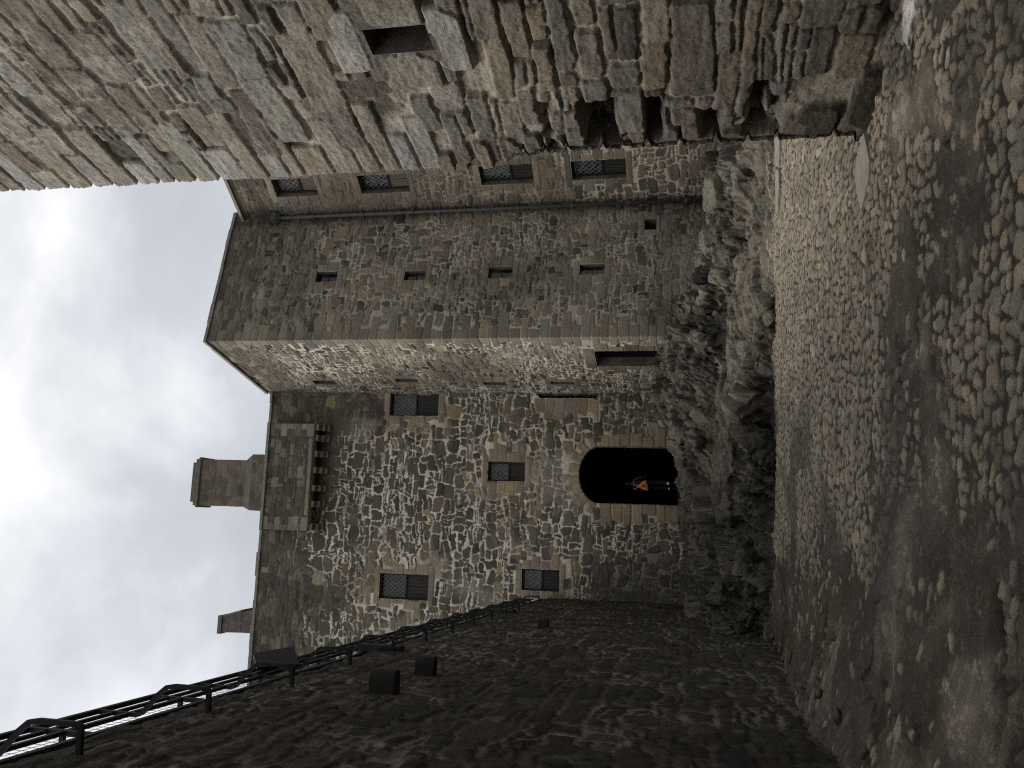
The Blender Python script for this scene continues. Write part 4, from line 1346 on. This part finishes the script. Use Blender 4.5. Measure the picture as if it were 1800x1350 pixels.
# slanting strata: blocks long up the slope, each at its own height and tilt
ph = R(24)
ul = SS * math.cos(ph) + PX * math.sin(ph); vl = -SS * math.sin(ph) + PX * math.cos(ph)
rk_ = np.random.default_rng(5)
tone = np.ones_like(PX); disp = np.zeros_like(PX)
for hm_, wm_, ht, tl_, gp, wp, sd_ in (((.45, 1.2), (1.0, 3.2), .24, .30, .02, .18, 841), ((.16, .45), (.5, 1.8), .075, .26, .014, .07, 842), ((.05, .14), (.2, .7), .022, .2, .006, .03, 843)):
    blk = np.array(rubble(rk_, ul.min() - 1, ul.max() + 1, vl.min() - 1, vl.max() + 1, hm_, wm_, .35, gp, .1, lambda r_: (r_.normal(), r_.normal(), r_.normal()), 0, 0, .25, .03))
    Db, Ib, uw, vw = field(ul, vl, blk, (wp, wp * .4), sd_)
    c0_, c1_, c2_ = (np.clip((blk[Ib, k_] / np.array([1.2, 1.15, 1.045])[k_ - 6]), -1.6, 1.6) for k_ in (6, 7, 8))
    disp = disp + c0_ * ht * .6 + tl_ * (np.abs(c1_) * .9 + .15) * np.clip(vw - blk[Ib, 1], -.3, .3) - .4 * tl_ * c2_ * np.clip(uw - blk[Ib, 0], -.6, .6) - sm(-.006, .008, Db) * ht * .55
    tone = tone * (1 + .13 * c2_) * (1 - .35 * sm(-.004, .01, Db))
m1 = fbm(PX * .6, SS * .6, 4, 815); m2 = fbm(PX * 2.1, SS * 2.1, 4, 812); m3 = fbm(PX * 7, SS * 7, 4, 813)
disp = disp + (fbm(PX * 2, SS * 2, 4, 810) - .5) * .14 + (.5 - np.abs(fbm(PX * 3.4 + SS * .8, SS * 2.2, 4, 816, .55) - .5) * 5) * .09 + (fbm(PX * 11, SS * 11, 5, 811, .65) - .5) * .055
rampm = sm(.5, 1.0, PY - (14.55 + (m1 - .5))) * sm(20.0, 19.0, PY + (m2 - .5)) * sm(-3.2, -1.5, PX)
disp = disp * (1 - .62 * rampm)
disp = disp * sm(-.1, .12, PZ) * sm(28.6, 27.6, PY)
RXYZ = np.stack([PX, PY, PZ], -1) + Nn * disp[..., None]
dx_ = np.abs(RXYZ[..., 0] - door_c[0])
lim = np.where((RXYZ[..., 1] > 26.6) & (dx_ < 1.9), np.interp(RXYZ[..., 1], [26.6, 27.4, 28.5], [1.85, zsill + .02, zsill - .06]) + (m3 - .5) * .08, 9)
RXYZ[..., 2] = np.minimum(RXYZ[..., 2], lim)
rockc = np.array([.128, .113, .088])[None, None] * (.45 + 1.1 * m2[..., None]) * tone[..., None]
ledge = sm(.5, .62, m3)[..., None] * .5
rockc = rockc * (1 - ledge) + np.array([.175, .155, .12]) * ledge * tone[..., None]
soil_ = (rampm * sm(.38, .58, m2))[..., None] * .75
rockc = rockc * (1 - soil_) + np.array([.16, .136, .10]) * soil_ * (.7 + .6 * m3[..., None])
crag_shade = ((1 - rampm) * sm(.36, .6, fbm(PX * .9 + 4, SS * .9, 4, 819)) * .62)[..., None]  # rock off the ramp darkened in patches, the crag's shade painted in
rockc = rockc * (1 - crag_shade) + np.array([.06, .054, .042]) * crag_shade * tone[..., None]
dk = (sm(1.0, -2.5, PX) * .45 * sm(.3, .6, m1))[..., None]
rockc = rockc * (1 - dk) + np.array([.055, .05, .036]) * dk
idx = np.arange(PX.size).reshape(PX.shape)
q = np.stack([idx[:-1, :-1], idx[1:, :-1], idx[1:, 1:], idx[:-1, 1:]], -1).reshape(-1, 4)
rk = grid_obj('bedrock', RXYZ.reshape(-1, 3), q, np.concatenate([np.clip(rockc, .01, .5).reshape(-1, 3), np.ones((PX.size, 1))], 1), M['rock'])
tag(rk, kind='structure')
Zr = ZM


def rock_z(x, y):
    i = np.clip(np.searchsorted(xs, x), 0, len(xs) - 1); j = np.clip(np.searchsorted(ys, y), 0, len(ys) - 1)
    return Zr[i, j]


def boulder(name, c, size, seed, mat, label=None, cat=None, group=None, tone=(.13, .118, .09), sub=5, rot=0):
    bm = bmesh.new()
    bmesh.ops.create_icosphere(bm, subdivisions=sub, radius=1)
    v = np.array([p.co for p in bm.verts]); f = np.array([[q.index for q in p.verts] for p in bm.faces])
    bm.free()
    rr_ = np.random.default_rng(seed)
    for _ in range(9):                                            # flat fracture planes
        n = rr_.normal(size=3); n /= np.linalg.norm(n)
        d = rr_.uniform(.62, .9)
        over = np.clip(v @ n - d, 0, None)
        v = v - over[:, None] * n * .85
    k = fbm(v[:, 0] * 2.2 + seed, v[:, 1] * 2.2 + v[:, 2] * 1.7, 5, seed) - .5
    k2 = fbm(v[:, 0] * 8 + seed, v[:, 2] * 8 + v[:, 1] * 5, 3, seed + 4) - .5
    v = v * (1 + .35 * k + .09 * k2)[:, None] * np.array(size)
    cr, sr = math.cos(rot), math.sin(rot)
    v = np.stack([v[:, 0] * cr - v[:, 1] * sr, v[:, 0] * sr + v[:, 1] * cr, v[:, 2]], 1)
    me = bpy.data.meshes.new(name)
    me.from_pydata(v.tolist(), [], f.tolist())
    me.polygons.foreach_set('use_smooth', [True] * len(me.polygons))
    at = me.attributes.new('albedo', 'FLOAT_COLOR', 'POINT')
    cc = np.ones((len(v), 4)); cc[:, :3] = np.array(tone) * (.8 + .8 * (k2 + .25))[:, None]
    at.data.foreach_set('color', cc.astype(np.float32).ravel())
    me.materials.append(mat); me.update()
    o = link(bpy.data.objects.new(name, me))
    o.location = c
    return tag(o, label, cat, group)


# boulders lying on the outcrop under the pipe corner and the tower
for px, py, dep, size, lab in (
        (1298, 338, 21.6, (.62, .5, .5), 'biggest rounded boulder, lying at the foot of the drainpipe'),
        (1322, 296, 21.0, (.34, .3, .26), 'grey boulder between the biggest boulder and the near tower wall'),
        (1294, 420, 21.8, (.44, .36, .34), 'angular mossy boulder below the middle of the stair tower face'),
        (1262, 385, 23.0, (.34, .3, .26), 'small pale boulder tucked against the stair tower wall near the drainpipe'),
        (1262, 462, 22.4, (.36, .3, .25), 'flat-topped rock against the foot of the stair tower, below its lowest slit'),
        (1342, 533, 14.9, (.26, .2, .17), 'brown split boulder at the cobble edge, topmost of the loose stones there'),
        (1352, 560, 14.7, (.17, .14, .13), 'smaller grey stone tucked below the brown split boulder at the cobble edge')):
    c = at_depth(px, py, dep)
    c[2] = max(c[2], rock_z(c[0], c[1]) + size[2] * .25)
    boulder('boulder', c, size, int(px + py), M['boulder'], lab, 'boulder', None, (.15, .135, .10), rot=px * .01)

# rubble fallen along the foot of the left wall
rb = np.random.default_rng(91)
first = None
for i in range(18):
    yv = rb.uniform(5.2, 15.5)
    xv = CK[0] + (CK[1] - yv) * cs + rb.uniform(.06, .34)
    zv = .42 * math.exp(-.3 / 1.1) * float(sm(15, 8, np.array(yv)))
    s = rb.uniform(.03, .065)
    boulder('rubble_stone', (xv, yv, zv + s * .3), (s * rb.uniform(.9, 1.5), s, s * .7), 300 + i, M['boulder'],
            'small dark fallen stone lying along the foot of the dark left wall', 'stone', 'fallen stones along the left wall', (.10, .088, .062), 3, rb.uniform(0, 6))

# =============================================================== SMALL THINGS ON THE GROUND
def flag(name, poly, t, mat, label, cat, z=0.0, bevel=.008):
    p = [on_floor(x, y, z) for x, y in poly]
    c = np.mean(p, 0)
    n = len(p)
    mb = MB(); mb.add([q - np.array([0, 0, .06]) for q in p] + [q + np.array([0, 0, t]) for q in p],
                      [list(range(n))[::-1], list(range(n, 2 * n))] + [[i, (i + 1) % n, n + (i + 1) % n, n + i] for i in range(n)])
    # keep the winding outward
    o = mb.build(name, mat, None, (c[0], c[1], z), bevel=bevel)
    bm = bmesh.new(); bm.from_mesh(o.data); bmesh.ops.recalc_face_normals(bm, faces=bm.faces); bm.to_mesh(o.data); bm.free()
    return tag(o, label, cat)


flag('flagstone', [(1509, 305), (1515, 262), (1525, 233), (1535, 280), (1534, 312), (1520, 371), (1512, 340)], .035, M['slab'], 'pale smooth diamond-shaped flagstone set among cobbles beside the near tower', 'flagstone')
flag('kerb_stone', [(1366, 232), (1374, 232), (1376, 262), (1374, 292), (1368, 292)], .05, M['kerb'], 'wider pale kerb stone at the far cobble edge, touching the near tower corner', 'kerb stone')
flag('kerb_stone', [(1367, 298), (1373, 298), (1374, 330), (1371, 374), (1368, 374)], .045, M['kerb'], 'thin pale kerb stone at the far cobble edge, second from the near tower corner', 'kerb stone')
flag('stone_fragment', [(1547, 556), (1554, 556), (1556, 580), (1553, 594), (1547, 590)], .05, M['kerb'], 'long grey stone fragment lying proud of the cobbles beside a dark hollow', 'stone')
c = on_floor(1627, 622)
mb = MB(); mb.tube([c + np.array([-.035, 0, .05]), c + np.array([0, .006, .054]), c + np.array([.035, -.004, .05])], .005, 6)
tag(mb.build('twig', M['twig'], None, c), 'short pale twig lying on the middle cobbles', 'twig')
# upright slab by the left wall foot
c = on_floor(1578, 1322, .12)
mb = MB()
mb.add([c + np.array(p) for p in ((-.2, -.04, -.15), (.06, -.04, -.15), (.06, .05, -.15), (-.2, .05, -.15), (-.2, -.01, .06), (.03, -.01, .14), (.03, .04, .14), (-.2, .05, .06))],
       [[3, 2, 1, 0], [4, 5, 6, 7], [0, 1, 5, 4], [1, 2, 6, 5], [2, 3, 7, 6], [3, 0, 4, 7]])
tag(mb.build('stone_slab', M['kerb'], None, c - np.array([0, 0, .15]), bevel=.015), 'grey slab stone standing on edge in the dirt at the bottom of the dark left wall', 'stone slab')
# pale block at the photo's right-hand edge, foot of the near tower
c = on_floor(1606, 22, .0)
boulder('pale_stone', (c[0] - .06, c[1], .02), (.22, .2, .055), 77, M['boulder'], 'whitish lime-crusted stone at the foot of the near tower, at the photo edge', 'stone', None, (.55, .52, .46), 4, .2)

# =============================================================== PERSON IN THE DOORWAY
def skin(name, joints, edges, mat, parent, base, sub=2):
    me = bpy.data.meshes.new(name)
    me.from_pydata([j[:3] for j in joints], edges, [])
    o = bpy.data.objects.new(name, me); COL.objects.link(o)
    md = o.modifiers.new('s', 'SKIN'); md.use_smooth_shade = True
    for i, j in enumerate(joints):
        v = me.skin_vertices[0].data[i]
        v.radius = (j[3], j[4] if len(j) > 4 else j[3]); v.use_root = (i == 0)
    sb = o.modifiers.new('u', 'SUBSURF'); sb.levels = sub; sb.render_levels = sub
    dg = bpy.context.evaluated_depsgraph_get()
    ev = bpy.data.meshes.new_from_object(o.evaluated_get(dg))
    bpy.data.objects.remove(o)
    bpy.data.meshes.remove(me)
    ev.name = name
    ev.materials.clear(); ev.materials.append(mat)
    ob = bpy.data.objects.new(name, ev)
    ob.parent = parent
    return link(ob)


uP, _ = kw.uv(1140, 851)
fp = kw.P(uP, zsill - .02, -.55)
person = tag(empty('person', fp), 'person in dark clothes seen from behind, walking into the black arched doorway with orange backpack', 'person')
person.rotation_euler = (0, 0, R(-8))
# local: x right, y forward (away from camera), z up
body = [(0, 0, .96, .135, .105), (0, .02, 1.12, .13, .1), (0, .03, 1.28, .155, .11), (0, .05, 1.42, .12, .095), (0, .07, 1.50, .055), (0, .09, 1.57, .058), (0, .10, 1.64, .085, .095), (0, .10, 1.71, .075, .088),
        (-.17, .05, 1.43, .062), (-.24, .06, 1.15, .048), (-.19, .28, 1.05, .036),
        (.17, .05, 1.43, .062), (.25, .05, 1.15, .048), (.19, .27, 1.10, .036),
        (-.09, 0, .90, .09), (-.10, .05, .50, .062), (-.10, -.04, .10, .042), (-.10, .08, .035, .036),
        (.09, 0, .90, .09), (.10, -.02, .50, .062), (.10, -.12, .12, .042), (.10, -.02, .035, .036)]
edges = [(0, 1), (1, 2), (2, 3), (3, 4), (4, 5), (5, 6), (6, 7), (3, 8), (8, 9), (9, 10), (3, 11), (11, 12), (12, 13), (0, 14), (14, 15), (15, 16), (16, 17), (0, 18), (18, 19), (19, 20), (20, 21)]
skin('body', body, edges, M['cloth'], person, None)
hd = skin('head', [(0, .095, 1.52, .045), (0, .1, 1.60, .07, .08), (0, .1, 1.67, .078, .092), (0, .1, 1.735, .06, .075)], [(0, 1), (1, 2), (2, 3)], M['skin'], person, None)
mb = MB()                                                        # nose, ears
mb.add([(0, .205, 1.655), (.014, .185, 1.635), (-.014, .185, 1.635), (0, .182, 1.675)], [[0, 1, 2], [0, 3, 1], [0, 2, 3]])
for s in (-1, 1):
    mb.add([(s * .083, .085, 1.62), (s * .098, .08, 1.655), (s * .085, .11, 1.66), (s * .08, .10, 1.62)], [[0, 1, 2, 3], [3, 2, 1, 0]])
def local_part(mb, name, mat, par):
    me = bpy.data.meshes.new(name); me.from_pydata(mb.v, [], mb.f); me.materials.append(mat); me.update()
    o = bpy.data.objects.new(name, me); o.parent = par
    return link(o)
local_part(mb, 'face_features', M['skin'], hd)
skin('hair', [(0, .065, 1.60, .075, .07), (0, .075, 1.68, .085, .09), (0, .09, 1.745, .07, .08)], [(0, 1), (1, 2)], M['hair'], person, None)
skin('trousers', [(0, 0, .97, .15, .118), (-.09, 0, .88, .102), (-.10, .05, .50, .076), (-.10, -.035, .12, .066), (.09, 0, .88, .102), (.10, -.02, .50, .076), (.10, -.115, .13, .066)],
     [(0, 1), (1, 2), (2, 3), (0, 4), (4, 5), (5, 6)], M['trousers'], person, None)
for s, w in ((-1, (-.19, .28, 1.05)), (1, (.19, .27, 1.10))):
    js = [(w[0], w[1], w[2], .03), (w[0], w[1] + .05, w[2] - .01, .036, .018), (w[0], w[1] + .085, w[2] - .015, .034, .016)]
    es = [(0, 1), (1, 2)]
    for k in range(4):
        bx = w[0] + (k - 1.5) * .019; ln = (.065, .075, .072, .055)[k]
        n = len(js)
        js += [(bx, w[1] + .10, w[2] - .015, .009), (bx, w[1] + .10 + ln * .55, w[2] - .035, .0085), (bx, w[1] + .10 + ln * .75, w[2] - .035 - ln * .4, .0075)]
        es += [(2, n), (n, n + 1), (n + 1, n + 2)]
    n = len(js)
    js += [(w[0] - s * .03, w[1] + .055, w[2] - .005, .011), (w[0] - s * .052, w[1] + .09, w[2] - .015, .0095)]
    es += [(1, n), (n, n + 1)]
    skin('hand', js, es, M['skin'], person, None, 1)
for s, y0, z0 in ((-1, -.04, .12), (1, -.12, .13)):
    skin('shoe', [(s * .10, y0 - .03, z0 - .07, .04, .045), (s * .10, y0 + .06, z0 - .085, .043, .036), (s * .105, y0 + .17, z0 - .095, .038, .024)], [(0, 1), (1, 2)], M['black'], person, None)
for x, y_, z, h in ((.10, -.085, .27, .07), (-.10, -.02, .26, .03)):
    mb = MB(); mb.tube([(x, y_ - .04, z), (x, y_ - .04, z + h)], .045 if h > .05 else .042, 14); local_part(mb, 'reflective_band', M['white'], person)

# drawstring backpack (triangular, with crossed cords)
bp_o = fp + np.array([0, -.19, 1.02])
pack = tag(empty('backpack', bp_o), 'orange drawstring backpack with dark swirl on the back of the person in the doorway', 'backpack')
n = 15
prof = [(-.19, 0), (-.15, -.05), (0, -.065), (.15, -.05), (.19, 0), (.17, .06), (.06, .24), (0, .33), (-.06, .24), (-.17, .06)]
v = []; k = len(prof)
tiltx = .28
def tl(x, z, y): return (x * math.cos(tiltx) - z * math.sin(tiltx) * .5, y, z * math.cos(tiltx) + x * math.sin(tiltx) * .8)
for sc, y_ in ((.9, .06), (1.0, .02), (.95, -.05), (.6, -.085)):
    v += [tl(x * sc, .1 + (z - .1) * sc, y_) for x, z in prof]
f = [[r_ * k + i, r_ * k + (i + 1) % k, (r_ + 1) * k + (i + 1) % k, (r_ + 1) * k + i] for r_ in range(3) for i in range(k)] + [list(range(k))[::-1], list(range(3 * k, 4 * k))]
mb = MB(); mb.add(v, f)
bag = local_part(mb, 'bag', M['orange'], pack)
bm = bmesh.new(); bm.from_mesh(bag.data); bmesh.ops.recalc_face_normals(bm, faces=bm.faces); bm.to_mesh(bag.data); bm.free()
mb = MB()
sp = [tl(.07 * (t / 9) ** .8 * math.cos(t * .95), .08 + .055 * (t / 9) ** .8 * math.sin(t * .95), -.091) for t in np.linspace(.5, 9, 26)]
mb.tube(sp, .008, 6); local_part(mb, 'swirl', M['black'], pack)
for s in (-1, 1):
    mb = MB(); mb.tube([tl(s * .02, .30, -.02), tl(s * .10, .42, .06), (s * .13, .14, .44)], .012, 6); local_part(mb, 'cord', M['orange'], pack)

# =============================================================== SKY, SUN, CAMERA
wd = bpy.data.worlds.new('World'); S.world = wd
wd.use_nodes = True
nt = wd.node_tree; L = nt.links
for n in list(nt.nodes): nt.nodes.remove(n)
out = nt.nodes.new('ShaderNodeOutputWorld')
SUN_EL, SUN_AZ = R(50), R(-84)                                    # azimuth from +y toward +x
sund = Vector((math.sin(SUN_AZ) * math.cos(SUN_EL), math.cos(SUN_AZ) * math.cos(SUN_EL), math.sin(SUN_EL)))
sky = nt.nodes.new('ShaderNodeTexSky'); sky.sky_type = 'NISHITA'; sky.sun_disc = False
sky.sun_elevation = SUN_EL; sky.sun_rotation = SUN_AZ
bgs = nt.nodes.new('ShaderNodeBackground'); bgs.inputs['Strength'].default_value = .1
L.new(sky.outputs['Color'], bgs.inputs['Color'])
tc = nt.nodes.new('ShaderNodeTexCoord')
mp = nt.nodes.new('ShaderNodeMapping'); mp.inputs['Scale'].default_value = (1, 1, 1.7); mp.inputs['Location'].default_value = (.35, .2, .0)
L.new(tc.outputs['Generated'], mp.inputs['Vector'])
n1 = noise_node(nt, 2.6, 7, .52, mp.outputs['Vector']); n1.inputs['Distortion'].default_value = .25
dt = nt.nodes.new('ShaderNodeVectorMath'); dt.operation = 'DOT_PRODUCT'; dt.inputs[1].default_value = sund
L.new(tc.outputs['Generated'], dt.inputs[0])
gl = nt.nodes.new('ShaderNodeMapRange'); gl.inputs['From Min'].default_value = .1; gl.inputs['From Max'].default_value = .95; gl.inputs['To Min'].default_value = -.2; gl.inputs['To Max'].default_value = .22
L.new(dt.outputs['Value'], gl.inputs['Value'])
ad = nt.nodes.new('ShaderNodeMath'); ad.operation = 'ADD'
L.new(n1.outputs['Fac'], ad.inputs[0]); L.new(gl.outputs['Result'], ad.inputs[1])
cr = ramp(nt, ad.outputs['Value'], [(.30, (.46, .475, .50)), (.47, (.575, .59, .62)), (.60, (.80, .81, .83)), (.72, (1.10, 1.09, 1.08))])
bgc = nt.nodes.new('ShaderNodeBackground'); bgc.inputs['Strength'].default_value = 1.0
L.new(cr.outputs['Color'], bgc.inputs['Color'])
mxs = nt.nodes.new('ShaderNodeMixShader'); mxs.inputs['Fac'].default_value = .9
L.new(bgs.outputs['Background'], mxs.inputs[1]); L.new(bgc.outputs['Background'], mxs.inputs[2]); L.new(mxs.outputs['Shader'], out.inputs['Surface'])

sl = bpy.data.lights.new('sun', 'SUN'); sl.energy = 1.45; sl.angle = R(22); sl.color = (1, .965, .91)
so = link(bpy.data.objects.new('sun', sl))
so.rotation_euler = (-sund).to_track_quat('-Z', 'Y').to_euler()
so.location = (-20, 0, 40)

cam = bpy.data.cameras.new('camera')
cam.sensor_width = 36; cam.sensor_fit = 'HORIZONTAL'; cam.lens = 36 * F / 1800
cam.clip_start = .05; cam.clip_end = 2000
co = link(bpy.data.objects.new('camera', cam))
fwd = Vector((0, CT, ST)); up = Vector((0, -ST, CT)); rt = Vector((1, 0, 0))
mw_ = Matrix((-up, rt, -fwd)).transposed().to_4x4()               # phone turned: photo-left is up
mw_.translation = (0, 0, EYE)
co.matrix_world = mw_
S.camera = co

S.view_settings.view_transform = 'Standard'
S.view_settings.look = 'None'
S.view_settings.exposure = 0.28
S.view_settings.gamma = 1
S.cycles.use_denoising = False
S.cycles.filter_width = 1.15
S.cycles.max_bounces = 5
